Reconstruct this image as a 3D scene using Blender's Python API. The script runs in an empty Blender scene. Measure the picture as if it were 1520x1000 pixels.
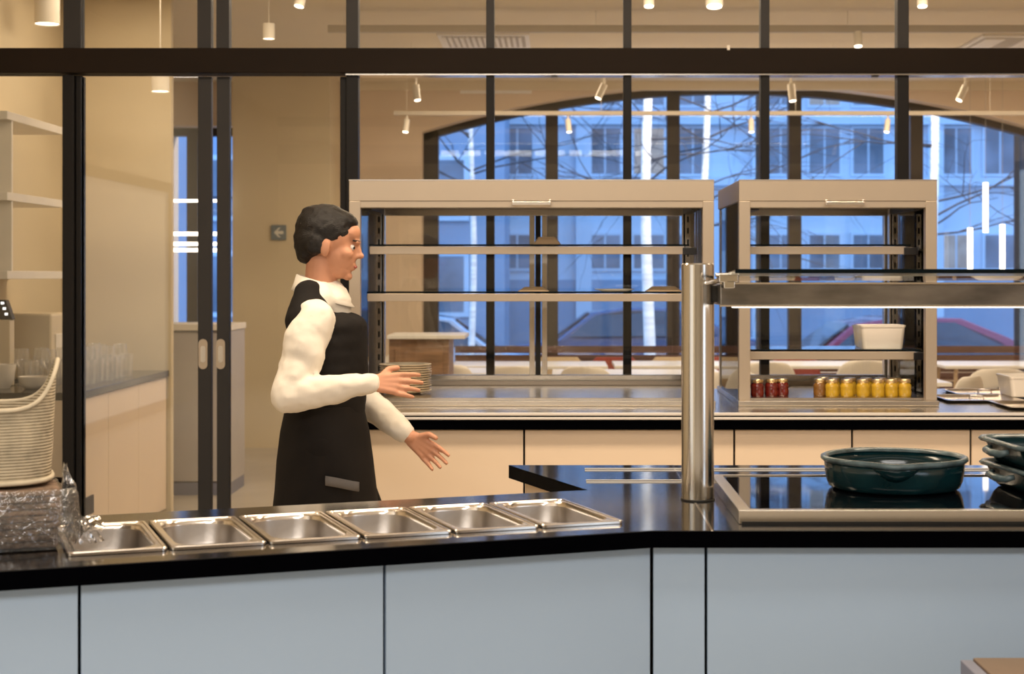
import bpy, bmesh, math, random
from mathutils import Vector, Matrix
random.seed(7)
C = bpy.context.scene.collection
S = bpy.context.scene
PI = math.pi
F, HX, HY, EYE = 2400.0, 828.0, 408.0, 1.43      # focal length in pixels, vanishing point, eye height (metres)
def PX(x, D): return (x - HX) * D / F
def PZ(y, D): return EYE + (HY - y) * D / F

# ---------------------------------------------------------------- camera, world, lights, exposure
cam = bpy.data.cameras.new('camera'); co = bpy.data.objects.new('camera', cam); C.objects.link(co)
co.location = (0, 0, EYE); co.rotation_euler = (PI/2, 0, 0)
cam.sensor_width = 36; cam.lens = 36 * F / 1520
cam.shift_x = (760 - HX) / 1520; cam.shift_y = (HY - 500) / 1520
cam.dof.use_dof = True; cam.dof.focus_distance = 4.7; cam.dof.aperture_fstop = 5.6
cam.clip_start = 0.05; cam.clip_end = 300
S.camera = co
S.view_settings.view_transform = 'Standard'; S.view_settings.look = 'None'
S.view_settings.exposure = 0.0; S.view_settings.gamma = 1; S.view_settings.use_curve_mapping = False

w = bpy.data.worlds.new('world'); S.world = w; w.use_nodes = True
bgn = w.node_tree.nodes['Background']; bgn.inputs[0].default_value = (0.17, 0.37, 0.80, 1); bgn.inputs[1].default_value = 3.6

def area(name, loc, sx, sy, power, col, rot=(0, 0, 0)):
    l = bpy.data.lights.new(name, 'AREA'); l.shape = 'RECTANGLE'; l.size = sx; l.size_y = sy
    l.energy = power; l.color = col
    o = bpy.data.objects.new(name, l); C.objects.link(o); o.location = loc; o.rotation_euler = rot
    return o
WARM = (1.0, 0.80, 0.58)
S.cycles.transparent_max_bounces = 32
area('kitchen_light', (-0.7, -2.3, 3.76), 4.6, 1.7, 365, (1.0, 0.95, 0.90))
area('island_light', (0.4, 2.4, 3.76), 3.6, 0.5, 45, (1.0, 0.90, 0.78))
area('aisle_light', (0.3, 5.0, 3.76), 4.6, 0.5, 165, WARM)
area('assumed_window_light', (-4.17, -0.4, 1.21), 3.2, 2.2, 15, (0.75, 0.88, 1.0)).rotation_euler = (PI/2, 0, -PI/2)  # added cool light in front of the solid left wall, for an assumed window
area('assumed_window_light', (5.17, -1.6, 1.5), 2.4, 2.2, 45, (0.62, 0.80, 1.0)).rotation_euler = (PI/2, 0, PI/2)  # the same on the right wall: added cool light for an assumed, unseen window
area('dining_light_near', (0.8, 8.7, 3.06), 4.6, 0.6, 95, WARM)
area('dining_light_far', (1.6, 11.95, 3.07), 5.6, 0.4, 110, WARM)
area('left_nook_light', (-2.35, 8.7, 3.06), 0.5, 1.0, 8, WARM)

# ---------------------------------------------------------------- helpers
def mat(name, col, rough=0.5, metal=0.0, spec=0.5, var=0.04, scale=6.0, bump=0.0, bscale=60.0, emit=None, estr=0.0, coat=0.0, stretch=None, aniso=0.0):
    m = bpy.data.materials.new(name); m.use_nodes = True
    nt = m.node_tree; b = nt.nodes['Principled BSDF']
    tc = nt.nodes.new('ShaderNodeTexCoord'); mp = nt.nodes.new('ShaderNodeMapping')
    nt.links.new(tc.outputs['Object'], mp.inputs[0])
    if stretch: mp.inputs['Scale'].default_value = stretch
    n = nt.nodes.new('ShaderNodeTexNoise'); n.inputs['Scale'].default_value = scale; n.inputs['Detail'].default_value = 3
    nt.links.new(mp.outputs[0], n.inputs['Vector'])
    r = nt.nodes.new('ShaderNodeValToRGB'); r.color_ramp.elements[0].position = 0.3; r.color_ramp.elements[1].position = 0.7
    r.color_ramp.elements[0].color = tuple(max(0, c * (1 - var)) for c in col) + (1,)
    r.color_ramp.elements[1].color = tuple(min(1, c * (1 + var)) for c in col) + (1,)
    nt.links.new(n.outputs['Fac'], r.inputs[0]); nt.links.new(r.outputs[0], b.inputs['Base Color'])
    b.inputs['Roughness'].default_value = rough; b.inputs['Metallic'].default_value = metal
    b.inputs['Specular IOR Level'].default_value = spec
    b.inputs['Coat Weight'].default_value = coat
    b.inputs['Anisotropic'].default_value = aniso
    if bump:
        n2 = nt.nodes.new('ShaderNodeTexNoise'); n2.inputs['Scale'].default_value = bscale; n2.inputs['Detail'].default_value = 4
        nt.links.new(mp.outputs[0], n2.inputs['Vector'])
        bp = nt.nodes.new('ShaderNodeBump'); bp.inputs['Strength'].default_value = bump; bp.inputs['Distance'].default_value = 0.01
        nt.links.new(n2.outputs['Fac'], bp.inputs['Height']); nt.links.new(bp.outputs[0], b.inputs['Normal'])
    if emit:
        b.inputs['Emission Color'].default_value = tuple(emit) + (1,); b.inputs['Emission Strength'].default_value = estr
    return m
def glassmat(name, tint=(1, 1, 1), ior=1.45, rough=0.0, bump=0.0, bscale=20.0, boost=0.0, milk=0.0):
    m = bpy.data.materials.new(name); m.use_nodes = True; nt = m.node_tree; nt.nodes.clear()
    o = nt.nodes.new('ShaderNodeOutputMaterial'); mx = nt.nodes.new('ShaderNodeMixShader')
    t = nt.nodes.new('ShaderNodeBsdfTransparent'); t.inputs[0].default_value = tuple(tint) + (1,)
    g = nt.nodes.new('ShaderNodeBsdfGlossy'); g.inputs['Roughness'].default_value = rough
    f = nt.nodes.new('ShaderNodeFresnel'); f.inputs[0].default_value = ior
    fac = f.outputs[0]
    if boost:
        a = nt.nodes.new('ShaderNodeMath'); a.operation = 'ADD'; a.use_clamp = True; a.inputs[1].default_value = boost
        nt.links.new(fac, a.inputs[0]); fac = a.outputs[0]
    if bump:
        tc = nt.nodes.new('ShaderNodeTexCoord'); n = nt.nodes.new('ShaderNodeTexNoise'); n.inputs['Scale'].default_value = bscale
        n.inputs['Detail'].default_value = 3; nt.links.new(tc.outputs['Object'], n.inputs['Vector'])
        b = nt.nodes.new('ShaderNodeBump'); b.inputs['Strength'].default_value = bump; b.inputs['Distance'].default_value = 0.02
        nt.links.new(n.outputs['Fac'], b.inputs['Height']); nt.links.new(b.outputs[0], g.inputs['Normal']); nt.links.new(b.outputs[0], f.inputs['Normal'])
    if milk:
        d = nt.nodes.new('ShaderNodeBsdfDiffuse'); d.inputs[0].default_value = (.9, .88, .84, 1); m2 = nt.nodes.new('ShaderNodeMixShader'); m2.inputs[0].default_value = milk
        nt.links.new(t.outputs[0], m2.inputs[1]); nt.links.new(d.outputs[0], m2.inputs[2]); t = m2
    nt.links.new(fac, mx.inputs[0]); nt.links.new(t.outputs[0], mx.inputs[1]); nt.links.new(g.outputs[0], mx.inputs[2])
    nt.links.new(mx.outputs[0], o.inputs[0])
    return m

M = dict(
    plaster=mat('wall_plaster', (0.67, 0.57, 0.40), 0.85, var=0.03, scale=2, bump=0.03, bscale=200),
    plaster_far=mat('dining_wall_plaster', (0.74, 0.60, 0.46), 0.85, var=0.03, scale=2, bump=0.03, bscale=200),
    ceil=mat('ceiling_plaster', (0.76, 0.66, 0.50), 0.9, var=0.02, scale=2),
    acoustic=mat('acoustic_felt', (0.12, 0.10, 0.085), 0.95, var=0.15, scale=30, bump=0.1, bscale=300),
    floor=mat('floor_resin', (0.46, 0.41, 0.34), 0.35, var=0.08, scale=3),
    frame=mat('dark_bronze_metal', (0.010, 0.009, 0.009), 0.5, 0.0, 0.2, var=0.1, scale=3),
    header=mat('dark_brown_metal', (0.014, 0.0085, 0.005), 0.6, 0.0, 0.12, var=0.15, scale=4, stretch=(0.3, 1, 1)),
    doorframe=mat('dark_grey_metal', (0.032, 0.030, 0.030), 0.5, 0.0, 0.25, var=0.06, scale=3),
    pane=glassmat('partition_glass', (0.97, 0.965, 0.94), 1.5, boost=0.006),
    clear=glassmat('clear_glass', (0.985, 0.99, 0.985), 1.45),
    shelfglass=glassmat('shelf_glass', (0.93, 0.97, 0.96), 1.5),
    drink=glassmat('drinking_glass', (0.99, 0.985, 0.98), 1.02, rough=0.06, boost=0.14, milk=0.17),
    film=glassmat('plastic_film', (0.93, 0.92, 0.90), 1.5, rough=0.10, bump=1.0, bscale=30, boost=0.07, milk=0.05),
    glassedge=mat('glass_edge', (0.002, 0.005, 0.006), 0.3, 0, 0.1),
    black=mat('black_stone', (0.006, 0.006, 0.0065), 0.10, 0, 0.5, var=0.1, scale=40),
    blackedge=mat('black_stone_edge', (0.001, 0.001, 0.0015), 0.6, 0, 0.0, var=0.1, scale=40),
    ceramic=mat('hob_black_glass', (0.003, 0.003, 0.004), 0.025, 0, 0.8),
    grey=mat('blue_grey_laminate', (0.355, 0.455, 0.58), 0.55, 0, 0.3, var=0.012, scale=2),
    carcass=mat('cabinet_carcass', (0.02, 0.022, 0.025), 0.8),
    cream=mat('cream_laminate', (0.80, 0.65, 0.49), 0.5, 0, 0.3, var=0.015, scale=2),
    steel=mat('brushed_steel', (0.60, 0.55, 0.48), 0.24, 1.0, var=0.02, scale=4),
    fascia=mat('satin_steel_fascia', (0.46, 0.385, 0.30), 0.42, 0.6, var=0.02, scale=4),
    polished=mat('polished_steel', (0.72, 0.69, 0.65), 0.13, 1.0, var=0.03, scale=10),
    post=mat('round_steel_tube', (0.62, 0.60, 0.57), 0.18, 1.0, var=0.03, scale=10, stretch=(3, 3, 0.2)),
    bar=mat('smudged_steel', (0.30, 0.28, 0.26), 0.30, 1.0, var=0.35, scale=7, stretch=(1, 1, 3)),
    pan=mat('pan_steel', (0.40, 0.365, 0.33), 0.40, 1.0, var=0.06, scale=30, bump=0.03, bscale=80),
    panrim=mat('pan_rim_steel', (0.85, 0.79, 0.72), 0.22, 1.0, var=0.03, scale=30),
    brighttrim=mat('bright_edge_trim', (0.85, 0.81, 0.76), 0.3, 0.35, var=0.01),
    trackwhite=mat('track_enamel', (0.48, 0.42, 0.34), 0.6, var=0.01),
    darkmetal=mat('dark_track', (0.02, 0.018, 0.015), 0.45, 0.5),
    whitemetal=mat('white_powder_coat', (0.80, 0.74, 0.64), 0.5),
    grille=mat('grille_white', (0.85, 0.82, 0.80), 0.6),
    grilledark=mat('grille_gap', (0.48, 0.44, 0.40), 0.9),
    lamp=mat('lamp_glow', (1, 0.93, 0.8), 0.5, emit=(1, 0.90, 0.76), estr=5.0),
    tube=mat('tube_glow', (1, 0.95, 0.9), 0.5, emit=(1, 0.92, 0.84), estr=3.0),
    strip=mat('heat_strip_glow', (1, 0.95, 0.88), 0.5, emit=(1, 0.93, 0.84), estr=2.2),
    teal=mat('teal_glaze', (0.004, 0.024, 0.029), 0.16, 0, 0.5, var=0.25, scale=12),
    tealrim=mat('worn_teal_rim', (0.075, 0.11, 0.12), 0.25, 0, 0.5, var=0.45, scale=25),
    china=mat('white_china', (0.82, 0.76, 0.68), 0.25, 0, 0.5, var=0.01),
    plate=mat('stoneware', (0.62, 0.52, 0.38), 0.35, 0, 0.5, var=0.03),
    paper=mat('kraft_board', (0.62, 0.45, 0.28), 0.7, var=0.04),
    shell=mat('white_chair_shell', (0.80, 0.75, 0.68), 0.45, var=0.01),
    tabletop=mat('white_table_top', (0.86, 0.84, 0.80), 0.3, var=0.01),
    wood=mat('brown_wood', (0.26, 0.15, 0.085), 0.5, var=0.3, scale=6, stretch=(1, 8, 8)),
    redwood=mat('red_brown_wood', (0.12, 0.06, 0.045), 0.45, var=0.25, scale=5, stretch=(0.6, 8, 8)),
    tabwood=mat('brown_box_wood', (0.16, 0.105, 0.065), 0.6, var=0.12, scale=5),
    paleoak=mat('pale_wood', (0.60, 0.45, 0.30), 0.5, var=0.12, scale=5, stretch=(0.6, 8, 8)),
    red=mat('red_fabric', (0.26, 0.045, 0.03), 0.8, var=0.1),
    tan=mat('tan_fabric', (0.55, 0.42, 0.27), 0.8, var=0.05),
    wicker=mat('woven_paper', (0.52, 0.43, 0.29), 0.75, var=0.22, scale=26, bump=0.25, bscale=140),
    wickerrim=mat('wicker_rim', (0.60, 0.51, 0.36), 0.7, var=0.1, scale=30),
    bread=mat('dark_crispbread', (0.19, 0.12, 0.075), 0.9, var=0.6, scale=45, bump=0.8, bscale=70),
    skin=mat('skin', (0.62, 0.30, 0.18), 0.5, 0, 0.4, var=0.06, scale=14),
    hair=mat('black_hair', (0.006, 0.004, 0.003), 0.45, 0, 0.4, var=0.3, scale=60, stretch=(1, 1, 6), bump=0.4, bscale=120),
    shirt=mat('white_cotton', (0.84, 0.78, 0.68), 0.85, 0, 0.2, var=0.03, scale=10, bump=0.25, bscale=9),
    vest=mat('black_vest_cloth', (0.013, 0.011, 0.010), 0.85, 0, 0.2, var=0.15, scale=12, bump=0.2, bscale=14),
    trouser=mat('black_apron_cloth', (0.010, 0.008, 0.007), 0.85, 0, 0.2, var=0.15, scale=12, bump=0.2, bscale=10),
    greycloth=mat('grey_cloth', (0.14, 0.13, 0.125), 0.85),
    eye=mat('eye_white', (0.75, 0.7, 0.65), 0.2), iris=mat('dark_iris', (0.02, 0.012, 0.008), 0.2),
    lip=mat('lips', (0.42, 0.13, 0.10), 0.45),
    jam=mat('red_jam', (0.13, 0.010, 0.006), 0.15, var=0.3, scale=40, coat=0.6),
    honey=mat('yellow_honey', (0.50, 0.31, 0.02), 0.15, var=0.15, scale=40, coat=0.6),
    amber=mat('amber_preserve', (0.20, 0.09, 0.02), 0.15, var=0.15, scale=40, coat=0.6),
    gold=mat('gold_lid', (0.72, 0.55, 0.30), 0.28, 0.9),
    label=mat('cream_paper_label', (0.75, 0.62, 0.42), 0.7), 
    signblue=mat('sign_blue_grey', (0.17, 0.21, 0.24), 0.5), signwhite=mat('sign_white', (0.72, 0.70, 0.64), 0.5),
    lacquer=mat('black_plastic', (0.012, 0.012, 0.014), 0.3), 
    led=mat('led_white', (1, 1, 1), 0.4, emit=(0.95, 0.97, 1), estr=1.6),
    applgrey=mat('grey_cabinet', (0.46, 0.42, 0.39), 0.5), plinth=mat('slate_plinth', (0.20, 0.20, 0.25), 0.6),
    appl=mat('cream_appliance', (0.68, 0.58, 0.42), 0.5),
    facade=mat('pale_facade', (0.62, 0.70, 0.78), 0.8, var=0.06, scale=0.6),
    facade2=mat('grey_facade', (0.30, 0.37, 0.47), 0.8, var=0.1, scale=0.5),
    facwin=mat('facade_window_glass', (0.20, 0.22, 0.26), 0.4, 0, 0.4, var=0.5, scale=0.9),
    facwinlit=mat('facade_window_lit', (0.3, 0.25, 0.2), 0.3, emit=(0.55, 0.42, 0.34), estr=0.22, var=0.3, scale=3),
    street=mat('street_asphalt', (0.17, 0.19, 0.22), 0.6, var=0.15, scale=1),
    pave=mat('street_paving', (0.42, 0.46, 0.5), 0.7, var=0.1, scale=1),
    bark=mat('pale_birch_bark', (0.85, 0.80, 0.74), 0.7, var=0.22, scale=3, stretch=(1, 1, 6), bump=0.3, bscale=20),
    twig=mat('dark_twigs', (0.05, 0.05, 0.06), 0.8),
    maroon=mat('maroon_car_paint', (0.22, 0.03, 0.07), 0.22, 0.2, coat=0.8), silver=mat('silver_blue_car_paint', (0.42, 0.50, 0.60), 0.25, 0.3, coat=0.8),
    darkblue=mat('dark_blue_car_paint', (0.05, 0.09, 0.20), 0.22, 0.3, coat=0.8),
    carglass=mat('car_glass', (0.03, 0.04, 0.06), 0.05, 0, 0.8), tyre=mat('tyre_rubber', (0.015, 0.015, 0.016), 0.8), hub=mat('wheel_alloy', (0.5, 0.5, 0.52), 0.3, 0.9),
    carlight=mat('car_headlight', (0.8, 0.8, 0.8), 0.1),
    arch=mat('window_frame_bronze', (0.030, 0.021, 0.014), 0.5, var=0.1, scale=3),
)

def weave(m):
    nt = m.node_tree; b = nt.nodes['Principled BSDF']; tc = nt.nodes.new('ShaderNodeTexCoord'); W_ = []
    for d_, sc in (('Z', 52), ('DIAGONAL', 17)):
        w_ = nt.nodes.new('ShaderNodeTexWave'); w_.wave_type = 'BANDS'; w_.bands_direction = d_; w_.inputs['Scale'].default_value = sc
        w_.inputs['Distortion'].default_value = .6; w_.inputs['Detail'].default_value = 1; nt.links.new(tc.outputs['Object'], w_.inputs['Vector']); W_.append(w_)
    mx = nt.nodes.new('ShaderNodeMath'); mx.operation = 'MULTIPLY_ADD'; mx.inputs[1].default_value = .45
    nt.links.new(W_[1].outputs['Fac'], mx.inputs[0]); nt.links.new(W_[0].outputs['Fac'], mx.inputs[2])
    bp = nt.nodes.new('ShaderNodeBump'); bp.inputs['Strength'].default_value = .9; bp.inputs['Distance'].default_value = .0028
    nt.links.new(mx.outputs[0], bp.inputs['Height']); nt.links.new(bp.outputs[0], b.inputs['Normal'])
weave(M['wicker'])

def box(bm, x0, x1, y0, y1, z0, z1, mi=0):
    vs = [bm.verts.new(p) for p in ((x0,y0,z0),(x1,y0,z0),(x1,y1,z0),(x0,y1,z0),(x0,y0,z1),(x1,y0,z1),(x1,y1,z1),(x0,y1,z1))]
    for q in ((3,2,1,0),(4,5,6,7),(0,1,5,4),(1,2,6,5),(2,3,7,6),(3,0,4,7)):
        f = bm.faces.new([vs[i] for i in q]); f.material_index = mi
    return vs
def prism(bm, pts, z0, z1, mi=0):
    a = [bm.verts.new((p[0], p[1], z0)) for p in pts]; b = [bm.verts.new((p[0], p[1], z1)) for p in pts]; n = len(pts)
    f = bm.faces.new(list(reversed(a))); f.material_index = mi
    f = bm.faces.new(b); f.material_index = mi
    for i in range(n):
        f = bm.faces.new((a[i], a[(i+1) % n], b[(i+1) % n], b[i])); f.material_index = mi
    bmesh.ops.recalc_face_normals(bm, faces=bm.faces[:])
def ring_loft(bm, rings, close=True, cap0=True, cap1=True, mi=0):
    R = [[bm.verts.new(p) for p in r] for r in rings]; n = len(R[0])
    for a, b in zip(R[:-1], R[1:]):
        for i in range(n if close else n - 1):
            f = bm.faces.new((a[i], a[(i+1) % n], b[(i+1) % n], b[i])); f.material_index = mi
    if cap0: bm.faces.new(list(reversed(R[0]))).material_index = mi
    if cap1: bm.faces.new(R[-1]).material_index = mi
    return R
def tube(bm, pts, r, seg=10, mi=0, caps=True):
    pts = [Vector(p) for p in pts]; rr = r if isinstance(r, (list, tuple)) else [r] * len(pts); rings = []
    t0 = (pts[1] - pts[0]).normalized(); up = Vector((0, 0, 1)) if abs(t0.z) < 0.9 else Vector((1, 0, 0))
    nrm = t0.cross(up).normalized()
    for i, p in enumerate(pts):
        t = (pts[min(i+1, len(pts)-1)] - pts[max(i-1, 0)]).normalized()
        nrm = (nrm - t * nrm.dot(t)).normalized(); b = t.cross(nrm)
        rings.append([p + (nrm * math.cos(2*PI*k/seg) + b * math.sin(2*PI*k/seg)) * rr[i] for k in range(seg)])
    ring_loft(bm, rings, True, caps, caps, mi)
def lathe(bm, prof, cx=0, cy=0, cz=0, seg=32, mi=0, cap0=True, cap1=True):
    ring_loft(bm, [[(cx + r*math.cos(2*PI*k/seg), cy + r*math.sin(2*PI*k/seg), cz + z) for k in range(seg)] for r, z in prof], True, cap0, cap1, mi)
def ball(bm, c, r, rot=None, sub=3, mi=0):
    """ellipsoid"""
    m = Matrix.Translation(c) @ (rot.to_4x4() if rot else Matrix.Identity(4)) @ Matrix.Diagonal((r[0], r[1], r[2], 1))
    g = bmesh.ops.create_icosphere(bm, subdivisions=sub, radius=1, matrix=m)
    for v in g['verts']:
        for f in v.link_faces: f.material_index = mi
def obj(name, bm, m, parent=None, bevel=0.0, smooth=None, loc=None, rotz=None, seg=2):
    bmesh.ops.recalc_face_normals(bm, faces=bm.faces[:])
    me = bpy.data.meshes.new(name); bm.to_mesh(me); bm.free()
    for x in (m if isinstance(m, (list, tuple)) else [m]): me.materials.append(x)
    o = bpy.data.objects.new(name, me); C.objects.link(o)
    if parent: o.parent = parent
    if loc: o.location = loc
    if rotz is not None: o.rotation_euler = (0, 0, rotz)
    if bevel:
        b = o.modifiers.new('bevel', 'BEVEL'); b.width = bevel; b.segments = seg; b.limit_method = 'ANGLE'; b.angle_limit = 0.6
    if smooth:
        me.polygons.foreach_set('use_smooth', [True] * len(me.polygons))
        if smooth != 'all':
            me.set_sharp_from_angle(angle=math.radians(smooth if smooth is not True else 40))
    return o
def bx(name, dims, m, parent=None, bevel=0.0, **k):
    bm = bmesh.new(); box(bm, *dims); return obj(name, bm, m, parent, bevel, **k)
def tag(o, label=None, cat=None, group=None, kind=None):
    if label: o['label'] = label
    if cat: o['category'] = cat
    if group: o['group'] = group
    if kind: o['kind'] = kind
    return o
def thing(name, label, cat, loc=(0, 0, 0), rotz=0, group=None, kind=None):
    o = bpy.data.objects.new(name, None); C.objects.link(o); o.location = loc; o.rotation_euler = (0, 0, rotz)
    o.empty_display_size = 0.05
    return tag(o, label, cat, group, kind)
def dup(root, loc=None, rotz=None, label=None, group=None):
    def cp(o, p):
        c = o.copy(); C.objects.link(c)
        if p: c.parent = p
        for ch in kids.get(o.name, []): cp(ch, c)
        return c
    kids = {}
    for o in root.children_recursive: kids.setdefault(o.parent.name, []).append(o)
    r = cp(root, None)
    if loc: r.location = loc
    if rotz is not None: r.rotation_euler = (r.rotation_euler[0], r.rotation_euler[1], rotz)
    if label: r['label'] = label
    if group: r['group'] = group
    return r
def struct(name, bm, m, parent=None, **k):
    o = obj(name, bm, m, parent, **k)
    if not parent: o['kind'] = 'structure'
    return o
def sbox(name, dims, m, parent=None, **k):
    bm = bmesh.new(); box(bm, *dims); return struct(name, bm, m, parent, **k)

# ---------------------------------------------------------------- room shell
H = 3.10; DP = 7.65; DW = 14.0
XL, XR = -4.2, 5.2
sbox('floor', (XL-.2, XR+.2, -9.2, DW+.5, -0.2, 0), M['floor'])
sbox('ceiling', (XL-.2, XR+.2, DP-.04, DW+.5, H, H+.2), M['ceil'])
HK = 3.80
sbox('ceiling_kitchen', (XL-.2, XR+.2, -9.2, DP-.04, HK, HK+.2), M['ceil'])
sbox('wall_above_partition', (XL, XR, DP-.04, DP+.04, H+.2, HK+.2), M['plaster'])
sbox('wall_left', (XL-.2, XL, -9.2, DP-.05, 0, HK), M['plaster'])
sbox('wall_right', (XR, XR+.2, -9.2, DW+.5, 0, HK), M['plaster_far'])
sbox('wall_back', (XL, XR, -9.2, -9.0, 0, HK), M['plaster'])
sbox('wall_left_beyond_glass', (-3.15, -2.95, DP+.06, 9.6, 0, H), M['plaster'])
sbox('wall_behind_left_counter', (-3.15, PX(254, 9.6), 9.6, 9.66, 0, H), M['plaster'])
sbox('wall_left_dining', (-4.4, -4.2, DP+.06, DW+.5, 0, H), M['plaster'])
sbox('trim_1', (XL, XR, -8.998, -8.93, 3.10, 3.38), M['acoustic'])
sbox('trim_2', (XL, XR, -8.998, -8.93, 3.66, HK-.001), M['acoustic'])

w3 = thing('assumed_window_left', 'assumed tall side window of the kitchen behind the camera, a frame on the solid wall', None, (XL, -0.4, 1.21), kind='structure')  # assumed window: frame on an uncut wall around an added area light
bm = bmesh.new()
for a, b, c, d in ((-1.7, -1.6, -1.2, 1.2), (1.6, 1.7, -1.2, 1.2), (-1.6, 1.6, 1.1, 1.2), (-1.6, 1.6, -1.2, -1.1)): box(bm, .001, .06, a, b, c, d)
obj('frame', bm, M['frame'], w3)
w4 = thing('assumed_window_right', 'assumed side window of the kitchen on the right behind the camera, a frame on the solid wall', None, (XR, -1.6, 1.5), kind='structure')  # also assumed: no opening behind this frame, only an added area light
bm = bmesh.new()
for a, b, c, d in ((-1.3, -1.2, -1.2, 1.2), (1.2, 1.3, -1.2, 1.2), (-1.2, 1.2, 1.1, 1.2), (-1.2, 1.2, -1.2, -1.1)): box(bm, -.06, -.001, a, b, c, d)
obj('frame', bm, M['frame'], w4)
# far wall with the arched window and a narrow window on the left
ACX, AHW, ASP, ARISE, SILL = 1.53, 2.71, 2.67, 0.41, 0.58
def arch_z(x, off=0.0):
    t = max(-1, min(1, (x - ACX) / (AHW - off)))
    return ASP + (ARISE - off) * math.sqrt(max(0, 1 - t*t)) if abs(t) < 1 else ASP
# flatter than an ellipse: a segmental arch with straight springing corners
def seg_z(x, off=0.0):
    t = abs((x - ACX) / AHW)
    return ASP + ARISE * (1 - t**2.0) - off
pts = [(XR, 0), (XR, H)]
def wall_with_arch(y0, y1):
    bm = bmesh.new(); N = 40
    nx0, nx1 = PX(248, DW), PX(347, DW)
    box(bm, XL, nx0, y0, y1, 0, H); box(bm, nx0, nx1, y0, y1, 2.72, H); box(bm, nx0, nx1, y0, y1, 0, 0.9)
    box(bm, nx1, ACX-AHW, y0, y1, 0, H); box(bm, ACX+AHW, XR, y0, y1, 0, H)
    box(bm, ACX-AHW, ACX+AHW, y0, y1, 0, SILL)
    for i in range(N):
        xa, xb = ACX-AHW+2*AHW*i/N, ACX-AHW+2*AHW*(i+1)/N
        za, zb = seg_z(xa), seg_z(xb)
        vs = [bm.verts.new(p) for p in ((xa,y0,za),(xb,y0,zb),(xb,y1,zb),(xa,y1,za),(xa,y0,H),(xb,y0,H),(xb,y1,H),(xa,y1,H))]
        for q in ((3,2,1,0),(4,5,6,7),(0,1,5,4),(2,3,7,6)): bm.faces.new([vs[k] for k in q])
    return bm
struct('wall_far', wall_with_arch(DW, DW+.42), M['plaster_far'])
# arrow-sign pier, standing proud of the far wall
sbox('wall_pier', (PX(345, 13.4), PX(490, 13.4), 13.4, DW, 0, H), M['plaster'])

# arched window: frame ring, mullions, transom and panes
win = thing('window_1', 'tall arched dark framed window onto the street, behind the dining tables', None, (ACX, DW+.2, 0), kind='structure')
bm = bmesh.new(); N = 40
for i in range(N):
    xa, xb = -AHW+2*AHW*i/N, -AHW+2*AHW*(i+1)/N
    za, zb = seg_z(ACX+xa), seg_z(ACX+xb)
    vs = [bm.verts.new(p) for p in ((xa,0,za-.06),(xb,0,zb-.06),(xb,.12,zb-.06),(xa,.12,za-.06),(xa,0,za),(xb,0,zb),(xb,.12,zb),(xa,.12,za))]
    for q in ((3,2,1,0),(4,5,6,7),(0,1,5,4),(2,3,7,6)): bm.faces.new([vs[k] for k in q])
box(bm, -AHW, -AHW+.13, 0, .12, SILL, ASP+.02); box(bm, AHW-.13, AHW, 0, .12, SILL, ASP+.02)
box(bm, -AHW, AHW, 0, .12, SILL, SILL+.07)
obj('frame', bm, M['arch'], win)
mull_x = [PX(819, DW)-ACX + 1.0675*k for k in range(-0, 4)]
mull_x = [m for m in mull_x if abs(m) < AHW-.1]
for mx_ in mull_x:
    bx('mullion', (mx_-.055, mx_+.055, -.02, .1, SILL+.05, seg_z(ACX+mx_)-.03), M['arch'], win)
xs = [-AHW+.13] + [m for m in mull_x] + [AHW-.13]
for a, b in zip(xs[:-1], xs[1:]):
    bm = bmesh.new(); n = 8; lo = []; hi = []
    for i in range(n+1):
        x = a+.02+(b-a-.04)*i/n; lo.append((x, SILL+.07)); hi.append((x, seg_z(ACX+x)-.06))
    poly = lo + hi[::-1]
    vs = [bm.verts.new((p[0], .06, p[1])) for p in poly]; bm.faces.new(vs)
    obj('glass_pane', bm, M['clear'], win)
# narrow left window
nx0, nx1 = PX(248, DW), PX(347, DW)
w2 = thing('window_2', 'narrow window seen through the gap between the sliding doors', None, ((nx0+nx1)/2, DW+.2, 0), kind='structure')
hw = (nx1-nx0)/2
bm = bmesh.new(); box(bm, -hw, hw, 0, .1, 2.65, 2.72); box(bm, -hw, hw, 0, .1, .9, .97); obj('frame', bm, M['arch'], w2)
bx('mullion', (-hw+.128, -hw+.225, -.02, .1, .95, 2.68), M['arch'], w2)
bm = bmesh.new(); vs = [bm.verts.new(p) for p in ((-hw,.05,.95),(hw,.05,.95),(hw,.05,2.66),(-hw,.05,2.66))]; bm.faces.new(vs); obj('glass_pane', bm, M['clear'], w2)

# ---------------------------------------------------------------- glass partition (dark metal and glass, behind the serving counter)
part = thing('glass_partition', 'dark metal framed glass partition with a wide brown header beam behind the serving counter', 'partition', (0, DP, 0))
zb0, zb1 = PZ(108, DP-.07), PZ(71, DP-.07)
bx('header_beam', (XL+.01, XR-.01, -.07, .07, zb0, zb1), M['header'], part, .004)
bx('header_lower_strip', (PX(515, DP), XR-.01, -.05, .05, zb0-.008, zb0), M['steel'], part)['label'] = 'pale steel strip under the dark beam'
bx('white_clip', (PX(1077, DP), PX(1081, DP), -.074, -.066, zb1-.010, zb1+.012), M['whitemetal'], part)
for xq in (823, 1296): bx('door_stop', (PX(xq-5, DP), PX(xq+5, DP), -.06, -.03, zb0-.018, zb0-.0085), M['lacquer'], part, .002)
bx('top_rail', (XL+.01, XR-.01, -.04, .04, H-.06, H-.002), M['frame'], part)
mull = [(97, 123), (515, 533), (722, 734), (925, 937), (1128, 1141), (1330, 1347)]
xm = [(PX(a, DP), PX(b, DP)) for a, b in mull] + [(PX(1532, DP), PX(1548, DP)), (3.2, 3.24), (4.1, 4.14)]
first = True
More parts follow.
